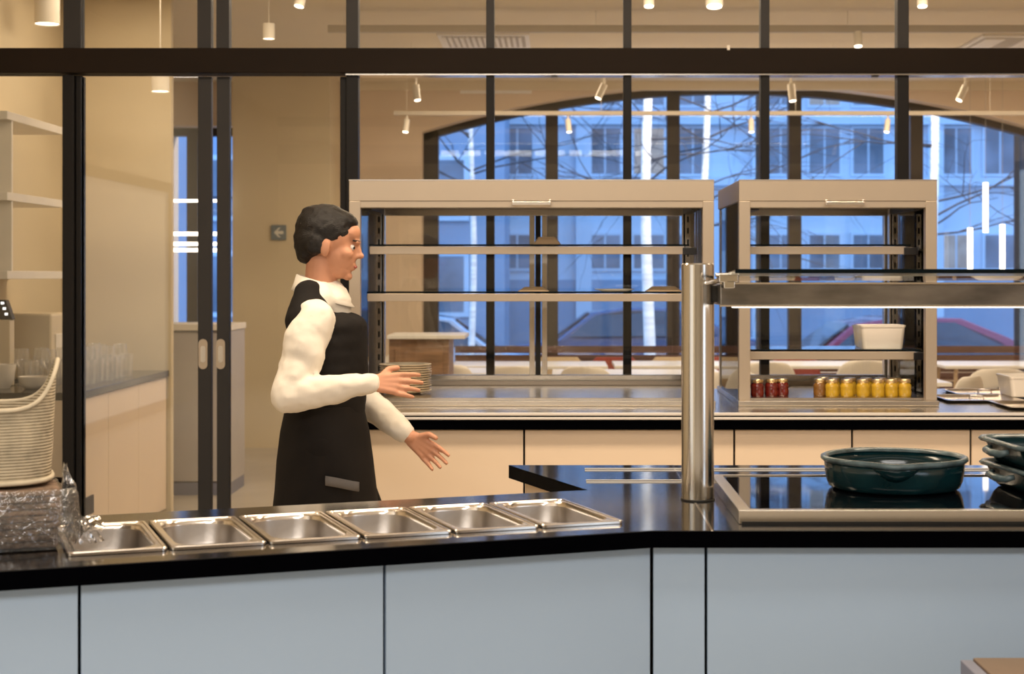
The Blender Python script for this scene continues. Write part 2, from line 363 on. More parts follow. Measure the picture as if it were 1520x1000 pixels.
for i, (a, b) in enumerate(xm):
    bm = bmesh.new()
    if i == 0:
        box(bm, a, a+.055, -.05, .05, 0, zb0-.008); box(bm, a+.058, b, -.03, .05, 0, zb0-.008)
    else: box(bm, a, b, -.035, .035, 0, zb0-.008)
    obj('mullion', bm, M['frame'], part, .003)
    bx('upper_mullion', (a, b, -.035, .035, zb1, H-.06), M['doorframe'], part, .003)
ends = [(XL, XL+.01)] + xm + [(XR-.01, XR)]
for i, ((a0, a1), (b0, b1)) in enumerate(zip(ends[:-1], ends[1:])):
    bx('upper_glass_pane', (a1, b0, -.004, .004, zb1, H-.06), M['pane'], part)
    if i == 1:
        continue        # the sliding doors fill this bay
    bx('glass_pane', (a1, b0, -.004, .004, 0.0, zb0), M['pane'], part)
bx('upper_mullion', (PX(295, DP), PX(315, DP), -.03, .03, zb1, H-.06), M['doorframe'], part)
bx('upper_mullion', (PX(323, DP), PX(342, DP), -.03, .03, zb1, H-.06), M['doorframe'], part)
# sliding doors: leaf with a meeting stile, flush pull and glass
def slide(name, label, s0, s1, g0, g1, hx, y):
    d = thing(name, label, 'door', ((s0+s1)/2, DP+y, 0)); cx = (s0+s1)/2
    bx('stile', (s0-cx, s1-cx, -.02, .02, .01, zb0-.012), M['doorframe'], d, .003)
    bx('far_stile', (g0-cx-.02, g0-cx, -.02, .02, .01, zb0-.012) if g0 < s0 else (g1-cx-.03, g1-cx, -.02, .02, .01, zb0-.012), M['frame'], d, .003)
    a, b = (g0, s0) if g0 < s0 else (s1, g1)
    bx('bottom_rail', (a-cx, b-cx, -.018, .018, .01, .09), M['doorframe'], d, .003)
    bx('glass_pane', (a-cx, b-cx, -.004, .004, .09, zb0-.012), M['pane'], d)
    bm = bmesh.new(); r = .021; pts = []
    for k in range(12): pts.append((r*math.cos(PI*k/11), .05+r*math.sin(PI*k/11)))
    for k in range(12): pts.append((-r*math.cos(PI*k/11), -.05-r*math.sin(PI*k/11)))
    zc = PZ(525, DP)
    def slab(scale, y0, y1, mi):
        a_ = [bm.verts.new((hx-cx+p[0]*scale, y0, zc+p[1]*(scale if scale < 1 else 1))) for p in pts]; b_ = [bm.verts.new((hx-cx+p[0]*scale, y1, zc+p[1]*(scale if scale < 1 else 1))) for p in pts]
        n = len(pts)
        bm.faces.new(a_).material_index = mi; bm.faces.new(b_[::-1]).material_index = mi
        for k in range(n): bm.faces.new((a_[k], a_[(k+1) % n], b_[(k+1) % n], b_[k])).material_index = mi
    slab(1.0, -.026, -.018, 0); slab(.55, -.0275, -.02, 1)
    obj('flush_pull', bm, [M['fascia'], M['steel']], d)['label'] = 'rounded steel flush pull'
slide('sliding_door', 'left sliding glass door with dark stile and steel pull, beside the left counter', PX(295, DP), PX(315, DP), PX(123, DP), 0, PX(303, DP), 0)
s2 = PX(323, DP), PX(342, DP)
slide('sliding_door', 'right sliding glass door with dark stile and steel pull, in front of the arrow sign wall', s2[0], s2[1], 5, PX(515, DP), PX(329, DP), 0)

# arrow sign on the pier
sg = thing('arrow_sign', 'small blue-grey sign with a white left arrow on the beige wall', 'sign', (PX(414, 13.4), 13.392, PZ(345, 13.4)))
bx('sign_plate', (-.062, .062, -.006, .006, -.062, .062), M['signblue'], sg)
bm = bmesh.new()
for s in (1, -1):
    vs = [bm.verts.new((x, -.008, z*s)) for x, z in ((-.04, 0), (.0, .04), (.018, .04), (-.008, .013), (.04, .013), (.04, 0))]; bm.faces.new(vs)
obj('arrow', bm, M['signwhite'], sg)

# ---------------------------------------------------------------- island counter in the foreground
CT = 0.90; TH = 0.036
u = Vector((math.cos(math.radians(21)), math.sin(math.radians(21)))); n_ = Vector((-u.y, u.x)); P0 = Vector((.194, 3.356))
def iso(a, b): p = P0 + u*a + n_*b; return (p.x, p.y)
top_poly = [iso(-2.1, 0), tuple(P0), (1.9, 3.356), (1.9, 4.51), (-.137, 4.51), iso(0.114, .632), iso(-2.1, .632)]
# holes for the pans are cut by building the top as strips round the opening
PW, PL, PO = 0.1906, 0.36, 0.104         # pan width, length, offset from the front edge
pa0, pa1 = -1.158, -1.158 + 6*PW         # along the leg
isl = thing('worktop', 'glossy black stone island worktop that bends at the steel post', 'worktop', (0, 3.9, CT-TH))
def poly_slab(bm, pts, z0, z1): prism(bm, [(p[0], p[1]-3.9) for p in pts], z0, z1)
bm = bmesh.new(); q = .012
o0, o1 = pa0+q, pa1-q
poly_slab(bm, [iso(-2.1, 0), iso(o0, 0), iso(o0, .632), iso(-2.1, .632)], 0, TH)
poly_slab(bm, [iso(o0, 0), iso(o1, 0), iso(o1, PO+q), iso(o0, PO+q)], 0, TH)
poly_slab(bm, [iso(o0, PO+PL-q), iso(o1, PO+PL-q), iso(o1, .632), iso(o0, .632)], 0, TH)
poly_slab(bm, [iso(o1, 0), tuple(P0), (.318, 3.356), (.318, 4.51), (-.137, 4.51), iso(0.114, .632), iso(o1, .632)], 0, TH)
obj('left_slab', bm, M['black'], isl)
bm = bmesh.new(); poly_slab(bm, [(.322, 3.356), (1.9, 3.356), (1.9, 4.51), (.322, 4.51)], 0, TH); obj('right_slab', bm, M['black'], isl, .002)
bx('seam_strip', (.3175, .3225, 3.357-3.9, 4.508-3.9, .002, TH+.0006), M['polished'], isl)['label'] = 'thin pale joint between the two slabs'
bm = bmesh.new()
p_a, p_b = Vector(iso(-2.1, -.0015)), Vector(iso(0, -.0015))
poly_slab(bm, [tuple(p_a), tuple(p_b), tuple(P0), iso(-2.1, 0)], .0, TH-.002)
box(bm, .194, 1.9, 3.3545-3.9, 3.356-3.9, 0, TH-.002)
obj('front_edge', bm, M['blackedge'], isl)

# grey fronts and carcass
def cab(label, a, b, name='base_cabinet'):
    """cabinet unit between two points along its front line, in the angled leg"""
    c0 = iso(a, .035); t = thing(name, label, 'cabinet', (c0[0], c0[1], 0), math.radians(21), 'grey island cabinets')
    L = b - a
    bx('carcass', (.003, L-.003, .02, .55, .09, .81), M['carcass'], t)
    bx('plinth', (.003, L-.003, .05, .50, 0, .09), M['carcass'], t)
    bx('front_panel', (.003, L-.003, 0, .019, .10, CT-TH-.004), M['grey'], t, .0012)
    bx('back_panel', (.003, L-.003, .551, .567, .10, CT-TH-.004), M['cream'], t, .0012)
    return t
def along(xp):   # distance along the front line for a pixel column
    lo, hi = -3.0, .5
    for _ in range(60):
        mid = (lo+hi)/2; p = iso(mid, .035)
        if HX + F*p[0]/p[1] < xp: lo = mid
        else: hi = mid
    return lo
a118, a571 = along(118), along(571)
aend = (.194 - 0)*0 + along(967)
cab('grey island cabinet at the far left under the basket', -2.1, a118)
cab('wide grey island cabinet under the left food pans', a118, a571)
cab('wide grey island cabinet under the right food pans left of the bend', a571, aend)
yf = 3.356+.035
def cab2(label, x0, x1):
    t = thing('base_cabinet', label, 'cabinet', (x0, yf, 0), 0, 'grey island cabinets'); L = x1-x0
    bx('carcass', (.004, L-.003, .02, 1.06, .09, CT-TH-.001), M['carcass'], t)
    bx('plinth', (.004, L-.003, .05, 1.0, 0, .09), M['carcass'], t)
    bx('front_panel', (.003, L-.003, 0, .019, .10, CT-TH-.004), M['grey'], t, .0012)
    bx('back_panel', (.003, L-.003, 1.061, 1.075, .10, CT-TH-.004), M['cream'], t, .0012)
pbend = iso(aend, .035)
cab2('narrow grey island cabinet between the bend and the steel post', pbend[0]+.001, PX(1048, yf))
cab2('wide grey island cabinet under the hob at the right', PX(1048, yf), 1.0)
cab2('grey island cabinet beyond the right edge of the frame', 1.0, 1.86)
# filler behind the bend
bm = bmesh.new(); prism(bm, [iso(.03, .60), (.14, 4.0), (.14, 4.46), (-.09, 4.46), (.0, 4.2)], 0, CT-TH-.001)
tag(obj('corner_cabinet', bm, M['cream']), 'cream corner panel under the island worktop beside the aisle', 'cabinet')

# two thin steel rails let into the worktop behind the post
for nm, xa, D, lab in (('steel_rail', 868, 4.40, 'thin polished steel rail at the rear edge of the black island top'),
                       ('steel_rail', 870, 4.15, 'thin polished steel rail just in front of the rear one on the island top')):
    bx_ = bmesh.new(); x0 = PX(xa, D); box(bx_, 0, 1.8-x0, -.024, -.016, 0, .0022); box(bx_, 0, 1.8-x0, .016, .024, 0, .0022); box(bx_, 0, 1.8-x0, -.016, .016, 0, .0006, 1)
    tag(obj(nm, bx_, [M['brighttrim'], M['darkmetal']], loc=(x0, D, CT)), lab, 'rail')

# ---------------------------------------------------------------- food pans
def rrect(hx, hy, r, n=6, z=0, cx=0, cy=0):
    out = []
    for (sx, sy, a0) in ((1, 1, 0), (-1, 1, PI/2), (-1, -1, PI), (1, -1, 3*PI/2)):
        for k in range(n+1):
            a = a0 + (PI/2)*k/n
            out.append((cx+sx*(hx-r)+r*math.cos(a), cy+sy*(hy-r)+r*math.sin(a), z))
    return out
def make_pan():
    t = thing('food_pan', '', 'food pan', group='steel food pans sunk in the black worktop')
    hx, hy = PW/2-.003, PL/2
    bm = bmesh.new()
    ring_loft(bm, [rrect(hx, hy, .010, z=.001), rrect(hx, hy, .010, z=.006), rrect(hx-.002, hy-.002, .010, z=.008),
                   rrect(hx-.007, hy-.007, .012, z=.008), rrect(hx-.008, hy-.008, .014, z=.0062), rrect(hx-.015, hy-.015, .05, z=.0066), rrect(hx-.018, hy-.018, .05, z=.003), rrect(hx-.019, hy-.019, .05, z=-.004),
                   rrect(hx-.014, hy-.014, .045, z=-.004), rrect(hx-.010, hy-.010, .02, z=.001)], True, False, False)
    # close underside ring
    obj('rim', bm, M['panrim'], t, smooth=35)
    bm = bmesh.new(); R = []
    for ins, r, z in ((.0180, .05, .002), (.020, .05, -.010), (.023, .05, -.040), (.028, .048, -.054), (.040, .04, -.063), (.06, .02, -.065)):
        R.append(rrect(hx-ins, hy-ins, r, z=z))
    ring_loft(bm, R, True, False, True)
    ring_loft(bm, [rrect(hx-.0165, hy-.0165, .05, z=.000), rrect(hx-.021, hy-.021, .05, z=-.042), rrect(hx-.04, hy-.04, .04, z=-.069)], True, False, True)
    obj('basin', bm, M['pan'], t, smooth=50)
    return t
pan0 = make_pan()
pl = ['leftmost steel food pan, next to the plastic wrapped bread', 'second steel food pan from the bread', 'third steel food pan from the bread, in front of the waiter',
      'fourth steel food pan from the bread', 'fifth steel food pan from the bread, next to the last one', 'rightmost steel food pan, nearest the round steel post']
for i in range(6):
    c = iso(pa0+PW*(i+.5), PO+PL/2)
    t = pan0 if i == 0 else dup(pan0)
    t.location = (c[0], c[1], CT); t.rotation_euler = (0, 0, math.radians(21)); t['label'] = pl[i]

# ---------------------------------------------------------------- heated gantry: post, housing, glass
PCX, PCY = .330, 3.815
g = thing('heated_gantry', 'round steel post carrying a glass shelf with a heat lamp housing over the hob', 'gantry', (PCX, PCY, CT))
bm = bmesh.new(); lathe(bm, [(.0385, 0), (.0385, .554), (.036, .5575)], seg=48); obj('post', bm, M['post'], g, smooth=30)
bm = bmesh.new(); lathe(bm, [(.0405, 0), (.0405, .002), (.0390, .004)], seg=48); obj('post_base_ring', bm, M['darkmetal'], g, smooth=30)
xl = PX(1064, 3.80)-PCX
zt, zbm = PZ(421, 3.72)-CT, PZ(453, 3.72)-CT
bm = bmesh.new(); box(bm, xl, 1.6, -.095, .07, zbm, zt); obj('lamp_housing', bm, M['bar'], g, .003)
bm = bmesh.new(); box(bm, xl-.001, 1.6, -.097, -.093, zt-.001, zt+.003); box(bm, xl-.001, 1.6, -.097, -.093, zbm-.003, zbm+.001); obj('housing_trim', bm, M['panrim'], g)['label'] = 'bright edge trims of the housing'
bx('lamp_strip', (xl+.03, 1.58, -.088, -.06, zbm-.006, zbm-.0015), M['strip'], g)['label'] = 'glowing lamp strip'
bx('side_arm', (.03, xl+.02, -.02, .02, zbm+.006, zt-.004), M['darkmetal'], g, .002)
bm = bmesh.new(); sx0 = PX(1058, 3.55)-PCX
v = [(-.30, PZ(404, 3.515)-CT), (.12, PZ(416.5, 3.93)-CT)]
def tilt(bm, xa, xb, y0, z0, y1, z1, th, mi=0):
    vs = [bm.verts.new(p) for p in ((xa,y0,z0),(xb,y0,z0),(xb,y1,z1),(xa,y1,z1),(xa,y0,z0+th),(xb,y0,z0+th),(xb,y1,z1+th),(xa,y1,z1+th))]
    for q_ in ((3,2,1,0),(4,5,6,7),(0,1,5,4),(1,2,6,5),(2,3,7,6),(3,0,4,7)): bm.faces.new([vs[i] for i in q_]).material_index = mi
tilt(bm, sx0+.045, 1.6, v[0][0], v[0][1], v[1][0], v[1][1], .006); obj('glass_shelf', bm, M['shelfglass'], g)
bm = bmesh.new(); tilt(bm, sx0+.045, 1.6, v[0][0]-.003, v[0][1]-.002, v[0][0], v[0][1]-.002, .009); obj('glass_front_edge', bm, M['glassedge'], g)['label'] = 'black front edge of the glass'
bm = bmesh.new(); box(bm, .035, .078, -.16, -.10, zt+.004, zt+.022); box(bm, .045, .070, -.165, -.09, zt-.010, zt+.006)
tube(bm, [(.03, -.12, zt+.02), (.085, -.12, zt+.02)], .005)
obj('clamp', bm, M['polished'], g, .003)
bm = bmesh.new(); tube(bm, [(.02, -.03, zt+.0), (.055, -.12, zt+.012)], .006); obj('clamp_arm', bm, M['polished'], g)

# ---------------------------------------------------------------- induction hob
hz = .03; HX0, HX1, HY0, HY1 = .385, 1.50, 3.438, 4.06
hb = thing('induction_hob', 'black glass hob in a raised steel frame on the island', 'hob', (HX0, HY0, CT))
L, Dp = HX1-HX0, HY1-HY0; fw = .027
bm = bmesh.new()
box(bm, 0, L, 0, fw, 0, hz); box(bm, 0, L, Dp-.012, Dp, 0, hz); box(bm, 0, fw, fw, Dp-.012, 0, hz); box(bm, L-fw, L, fw, Dp-.012, 0, hz)
obj('steel_frame', bm, M['steel'], hb, .0015)
bx('glass_top', (fw, L-fw, fw, Dp-.012, .004, hz-.003), M['ceramic'], hb)
bx('shadow_strip', (.006, L-.006, -.001, .004, 0, .006), M['darkmetal'], hb)  # dark strip standing for the shadow line at the frame's base

# ---------------------------------------------------------------- teal dishes
zh = CT + hz - .0025
dc = PX(1327, 3.82)
d1 = thing('casserole_dish', 'round glossy dark teal dish with a thick rim standing on the hob', 'dish', (dc, 3.82, zh))
def dish_ring(r, z, lip=0.0, seg=72, wob=0.0):
    out = []
    for k in range(seg):
        a = 2*PI*k/seg; rr = r
        # two small pouring/hand lips front and back
        for a0 in (-PI/2-.18, PI/2+.3):
            d = math.atan2(math.sin(a-a0), math.cos(a-a0)); rr += lip*math.exp(-(d/.26)**2)
        zz = z - (wob*math.exp(-(math.atan2(math.sin(a+PI/2+.18), math.cos(a+PI/2+.18))/.24)**2))
        out.append((rr*math.cos(a), rr*math.sin(a), zz))
    return out
bm = bmesh.new()
ring_loft(bm, [dish_ring(.10, .004), dish_ring(.142, .001), dish_ring(.152, .006), dish_ring(.158, .02), dish_ring(.162, .045, .004), dish_ring(.163, .066, .014),
               dish_ring(.157, .068, .008), dish_ring(.153, .045), dish_ring(.146, .018), dish_ring(.13, .009), dish_ring(.05, .008)], True, True, True)
obj('bowl', bm, M['teal'], d1, smooth='all')
bm = bmesh.new()
ring_loft(bm, [dish_ring(.158, .066, .010, wob=.002), dish_ring(.166, .064, .018, wob=.002), dish_ring(.1715, .069, .020, wob=.002), dish_ring(.171, .075, .018, wob=.002), dish_ring(.165, .078, .012, wob=.002), dish_ring(.157, .075, .008, wob=.001), dish_ring(.155, .069, .006)], True, False, False)
obj('rim', bm, M['tealrim'], d1, smooth='all')['label'] = 'worn grey-teal rim'
bm = bmesh.new()   # handle lug under the rim, front
lug = []
for j in range(9):
    a = -PI/2-.18 + (j-4)*.085; s = math.cos((j-4)/4.6*PI/2)
    ca, sa = math.cos(a), math.sin(a); rr = .160
    lug.append([(ca*(rr+dx*s), sa*(rr+dx*s), .064-dz*s) for dx, dz in ((-.004, -.002), (.020, 0), (.021, .006), (.012, .022), (.0, .034), (-.006, .03))])
ring_loft(bm, lug); obj('handle_lug', bm, M['teal'], d1, smooth='all')

def rect_dish(label, loc, rz):
    t = thing('rectangular_dish', label, 'dish', loc, rz, 'stacked rectangular teal dishes')
    hx, hy = .18, .165; bm = bmesh.new()
    ring_loft(bm, [rrect(hx-.05, hy-.05, .03, z=.0), rrect(hx-.035, hy-.035, .04, z=.002), rrect(hx-.025, hy-.025, .045, z=.014), rrect(hx-.012, hy-.012, .045, z=.052),
                   rrect(hx-.018, hy-.018, .04, z=.053), rrect(hx-.032, hy-.032, .04, z=.016), rrect(hx-.05, hy-.05, .03, z=.008)], True, True, True)
    obj('bowl', bm, M['teal'], t, smooth=60)
    bm = bmesh.new()
    ring_loft(bm, [rrect(hx-.012, hy-.012, .045, z=.050), rrect(hx-.002, hy-.002, .05, z=.049), rrect(hx+.002, hy+.002, .05, z=.054), rrect(hx-.003, hy-.003, .05, z=.060), rrect(hx-.013, hy-.013, .04, z=.059), rrect(hx-.019, hy-.019, .04, z=.052)], True, False, False)
    obj('rim', bm, M['tealrim'], t, smooth='all')
    for s in (-1, 1):
        bm = bmesh.new()
        tube(bm, [(s*(hx-.006), -.06, .040), (s*(hx+.010), -.05, .034), (s*(hx+.014), 0, .032), (s*(hx+.010), .05, .034), (s*(hx-.006), .06, .040)], [.006, .008, .009, .008, .006]); obj('handle', bm, M['tealrim'], t, smooth='all')
    bm = bmesh.new(); tube(bm, [(-.10, -hy+.005, .040), (-.09, -hy-.006, .030), (.09, -hy-.006, .030), (.10, -hy+.005, .040)], .006)
    obj('side_ridge', bm, M['tealrim'], t, smooth='all')
    return t
rx, ry = 1.205, 3.79
rect_dish('lower dark teal rectangular dish of the stack at the right of the hob', (rx+.004, ry-.006, zh), math.radians(8))
rect_dish('upper dark teal rectangular dish stacked on another at the right of the hob', (rx, ry, zh+.056), math.radians(5))

# ---------------------------------------------------------------- basket and wrapped bread at the far left
BX, BY, BR = -1.196, 3.20, math.radians(18)
bk = thing('woven_basket', 'pale woven paper basket with a swooping rim standing on wrapped bread', 'basket', (BX, BY, 1.022), BR)
def bshape(a, s):   # superellipse
    c, si = math.cos(a), math.sin(a); e = .62
    return (.195*s*math.copysign(abs(c)**e, c), .13*s*math.copysign(abs(si)**e, si))
def rimz(a): return 0.146 + .092*abs(math.cos(a))**5
bm = bmesh.new(); NS, NR = 192, 84; rings = []
for j in range(NR+1):
    r = []
    for k in range(NS):
        a = 2*PI*k/NS; t = j/NR; z = rimz(a)*t; x, y = bshape(a, .94+.06*t**.8)
        d = .00045*(1 if j % 2 else -1); L2 = math.hypot(x, y)
        r.append((x+x/L2*d, y+y/L2*d, z + .0012*math.sin(k*PI/2)))
    rings.append(r)
ring_loft(bm, rings, True, True, False)
obj('woven_body', bm, M['wicker'], bk, smooth='all')
b_ = bk.children[0].modifiers.new('thick', 'SOLIDIFY'); b_.thickness = .003
for nm, t, r in (('rim', 1.0, .0045), ('base_ring', .03, .005)):
    bm = bmesh.new(); P = []
    for k in range(73):
        a = 2*PI*k/72; x, y = bshape(a, (.94+.06*t**.8)*1.01); P.append((x, y, rimz(a)*t))
    tube(bm, P, r, 8); obj(nm, bm, M['wickerrim'], bk, smooth='all')

br = thing('wrapped_crispbread', 'dark seeded crispbread slices wrapped in crinkled clear plastic under the basket', 'bread', (-1.152, 3.15, CT), math.radians(21))
sl = None
for k in range(9):
    for side in range(2):
        bm = bmesh.new()
        nx = 10
        z0 = .004+k*.0124
        rs = []
        hx, hy = .088, .085
        for zz, ins in ((z0, .003), (z0+.002, 0), (z0+.009, 0), (z0+.0115, .003)):
            rs.append([(p[0]+random.uniform(-.0016, .0016), p[1]+random.uniform(-.0016, .0016), p[2]) for p in rrect(hx-ins, hy-ins, .012, 3, z=zz)])
        ring_loft(bm, rs)
        obj('slice', bm, M['bread'], br, smooth=40, loc=((side-.5)*.182-.01+random.uniform(-.004, .004), random.uniform(-.006, .006), 0))
def crumple(p, amp, s):
    from mathutils import noise
    v = noise.noise_vector(Vector(p)*s)*amp + noise.noise_vector(Vector(p)*s*2.7)*amp*.45
    return (p[0]+v.x, p[1]+v.y, p[2]+v.z*.6)
bm = bmesh.new(); R = []
for z, ins in ((.0, .0), (.02, -.004), (.05, -.006), (.08, -.005), (.105, -.002), (.117, .006)):
    base = rrect(.20-ins, .105-ins, .03, 16, z=z)
    R.append([crumple(p, .006, 22) for p in base])
ring_loft(bm, R, True, False, False)
bmesh.ops.subdivide_edges(bm, edges=bm.edges[:], cuts=1)
for v_ in bm.verts:
    if v_.co.z < .003: v_.co.z = .003
    if v_.co.z > .117: v_.co.z = .117
obj('plastic_film', bm, M['film'], br, smooth='all')
bm = bmesh.new(); R = []   # gathered film end standing up at the right
for j in range(20):
    t = j/19; zc = .004+.155*t; hw_ = .009+.050*(1-t)**2.2+.004*math.sin(t*11)
    R.append([crumple((.178+.5*hw_+hw_*(k/11-.5)*1.6, -.06+.010*math.sin(k*2.1+t*3), zc+.004*math.cos(k*1.7)), .006, 70) for k in range(12)])
ring_loft(bm, R, False, False, False)
for v_ in bm.verts: v_.co.z = max(v_.co.z, .003)
obj('film_end', bm, M['film'], br, smooth='all')
bm = bmesh.new(); R = []
for j in range(8):
    t = j/7
    R.append([crumple((.195+.06*t, -.06+.12*k/10, .004+.03*math.sin(t*2.2)*(1+.3*math.sin(k*2))), .008, 45) for k in range(11)])
ring_loft(bm, R, False, False, False)
for v_ in bm.verts: v_.co.z = max(v_.co.z, .002)
obj('film_flap', bm, M['film'], br, smooth='all')

# ---------------------------------------------------------------- wooden corner at bottom right
bt = thing('low_table', 'corner of a brown wooden box with a grey end in front of the island', 'table', (PX(1455, 3.0), 3.0, 0))
bm = bmesh.new(); zt_ = PZ(985, 3.05)
vs = box(bm, .012, .5, -.3, .10, .0, zt_-.0); obj('wood_front', bm, M['tabwood'], bt, .002)
bm = bmesh.new(); box(bm, -.012, .011, -.3, .10, 0, zt_-.004); obj('grey_end_panel', bm, M['plinth'], bt, .002)

# ---------------------------------------------------------------- serving counter behind the aisle
FD = 6.235; XC0, XC1 = PX(518, 6.3)-.02, 2.7; FB = 7.55
ct = thing('serving_counter_top', 'long steel topped black edged worktop under the two display cabinets', 'worktop', (XC0, FD, CT-.065))
L = XC1-XC0
bx('black_slab', (0, L, 0, FB-FD, 0, .0345), M['blackedge'], ct, .001)
bx('steel_sheet', (.0, L, .004, FB-FD, .035, .064), M['steel'], ct, .002)
bm = bmesh.new(); box(bm, 0, L, -.006, .0035, .0375, .047); box(bm, 0, L, -.006, .0035, .053, .0645); obj('steel_nosing', bm, M['brighttrim'], ct, .002)['label'] = 'two bright rounded front edges'
seams = [XC0+.01, PX(778, FD+.03), PX(1090, FD+.03), PX(1265, FD+.03), PX(1441, FD+.03), XC1-.2]
labs = ['wide cream cabinet front behind the waiter, below the left display cabinet', 'wide cream cabinet front left of the steel post, under the plain glass display cabinet', 'cream cabinet front right of the steel post', 'cream cabinet front behind the round teal dish', 'cream cabinet front behind the stacked rectangular dishes']
for a, b, lb in zip(seams[:-1], seams[1:], labs):
    t = thing('counter_cabinet', lb, 'cabinet', (a, FD+.03, 0), 0, 'cream serving counter cabinets'); l_ = b-a
    bx('carcass', (.003, l_-.003, .02, FB-FD-.05, .08, CT-.066), M['carcass'], t)
    bx('front_panel', (.004, l_-.004, 0, .018, .09, CT-.07), M['cream'], t, .0015)
    bx('plinth', (.003, l_-.003, .05, FB-FD-.1, 0, .08), M['carcass'], t)
bx_e = bx('end_panel', (XC0-.001, XC0+.008, FD+.03, FB, 0, CT-.066), M['cream']); tag(bx_e, 'cream end panel of the serving counter beside the waiter', 'panel')

bx('nosing_groove', (0, XC1-XC0, -.002, .0038, .0348, .0640), M['darkmetal'], ct)
# display cabinets
VF, VD = 6.55, .86
VT = PZ(267, VF)
def vitrine(label, x0, x1, shelves, nback):
    t = thing('display_cabinet', label, 'display cabinet', (x0, VF, CT), 0, 'steel display cabinets'); W_ = x1-x0; Hh = VT-CT
    pw = .046
    fz = Hh-.085
    bx('top_box', (0, W_, 0, VD, fz, Hh), M['fascia'], t, .002)
    bx('top_front_edge', (0, W_, -.001, .012, Hh-.003, Hh+.002), M['panrim'], t)
    bm = bmesh.new(); tilt(bm, pw, W_-pw, .004, fz-.026, .035, fz-.03, .026); obj('lower_lip', bm, M['fascia'], t)
    bx('base_plinth', (-.005, W_+.005, -.02, VD, 0.0, .022), M['steel'], t, .003)
    bx('base_tray', (pw, W_-pw, .03, VD-.05, .0221, .030), M['steel'], t)
    for xx in (0, W_-pw):
        bx('corner_post', (xx, xx+pw, 0, .04, .022, fz), M['fascia'], t, .002)
    # rear corner posts with slotted uprights
    for xx in (0.004, W_-pw-.004):
        bx('rear_post', (xx, xx+.04, VD-.05, VD, .022, fz), M['steel'], t, .002)
    for sgn, xx in ((1, .055), (-1, W_-.055)):
        bm = bmesh.new(); a, b = sorted((xx, xx+sgn*.022)); box(bm, a, b, .50, .54, .022, fz); c, d_ = sorted((xx+sgn*.030, xx+sgn*.036)); box(bm, c, d_, .50, .54, .022, fz)
        obj('shelf_upright', bm, M['steel'], t, .001)
        bm = bmesh.new()
        for k in range(15): box(bm, (a+b)/2-.004, (a+b)/2+.004, .4985, .4995, .06+k*.05, .085+k*.05)
        o = obj('upright_slots', bm, M['darkmetal'], t); o['kind'] = 'stuff'
        bx('upright_track', (min(b, c), max(a, d_) if sgn < 0 else c, .505, .53, .022, fz) if sgn > 0 else (d_, a, .505, .53, .022, fz), M['darkmetal'], t)
        # top side runner from post back
        bx('top_runner', ((a if sgn > 0 else a-.01), (b+.01 if sgn > 0 else b), .04, .50, fz-.035, fz-.001), M['darkmetal'], t)
    # rear sliding frames
    bx('rear_bottom_rail', (pw, W_-pw, VD-.05, VD-.01, .030, .075), M['steel'], t, .002)
    bx('rear_bottom_rail', (pw, W_-pw, VD-.085, VD-.055, .030, .052), M['fascia'], t, .002)
    bx('rear_top_rail', (pw, W_-pw, VD-.05, VD-.01, fz-.03, fz-.001), M['steel'], t, .002)
    if nback:
        xc = W_*.515
        for xx, m_ in ((xc-.045, 'steel'), (xc-.018, 'darkmetal'), (xc+.012, 'steel')):
            w_ = .024
            bx('meeting_stile', (xx, xx+w_, VD-.048, VD-.012, .075, fz-.03), M[m_], t, .001)
    # glass: sides and rear
    for xx in (.008, W_-.014): bx('side_glass', (xx, xx+.006, .04, VD-.05, .022, fz-.001), M['clear'], t)
    bx('rear_glass', (pw, W_-pw, VD-.034, VD-.028, .075, fz-.03), M['clear'], t)
    # front lift handle
    hx = W_*(.5 if nback else .53)
    bm = bmesh.new(); box(bm, hx-.078, hx+.078, -.028, -.020, fz-.018, fz-.004); box(bm, hx-.078, hx-.070, -.022, .002, fz-.012, fz+.004); box(bm, hx+.070, hx+.078, -.022, .002, fz-.012, fz+.004)
    obj('lift_handle', bm, M['panrim'], t, .001)
    for k, (z, wl, wr) in enumerate(shelves):
        s = bx('shelf', (wl, W_-wr, .14, .50, z-CT, z-CT+.006), M['shelfglass'], t)
        bx('shelf_front_strip', (wl, W_-wr, .125, .139, z-CT-.034, z-CT-.002), M['fascia'], s, .0015)
        bx('shelf_dark_edge', (wl-.004, W_-wr+.02, .128, .1395, z-CT, z-CT+.007), M['glassedge'], s)
        bx('shelf_bracket', (W_-wr-.008, W_-wr+.05, .12, .15, z-CT-.036, z-CT-.006), M['lacquer'], s, .002)
        bx('shelf_arm', (W_-wr+.01, W_-wr+.03, .14, .52, z-CT-.024, z-CT-.004), M['steel'], s, .001)
        bx('shelf_arm', (wl-.004, wl+.012, .14, .52, z-CT-.024, z-CT-.004), M['steel'], s, .001)
    return t
v1x0, v1x1 = PX(518, VF), PX(1060, VF)
v2x0, v2x1 = PX(1097, VF), PX(1391, VF)
SD = VF+.13
z1, z2, z3 = PZ(365, SD), PZ(435, SD), PZ(521, SD)
vitrine('wide steel framed glass display cabinet with plates, left of the gantry post', v1x0, v1x1, [(z1, .07, .11), (z2, .06, .09)], True)
vitrine('narrower steel framed glass display cabinet holding the jars, at the right', v2x0, v2x1, [(z1, .05, .10), (z3, .05, .06)], False)

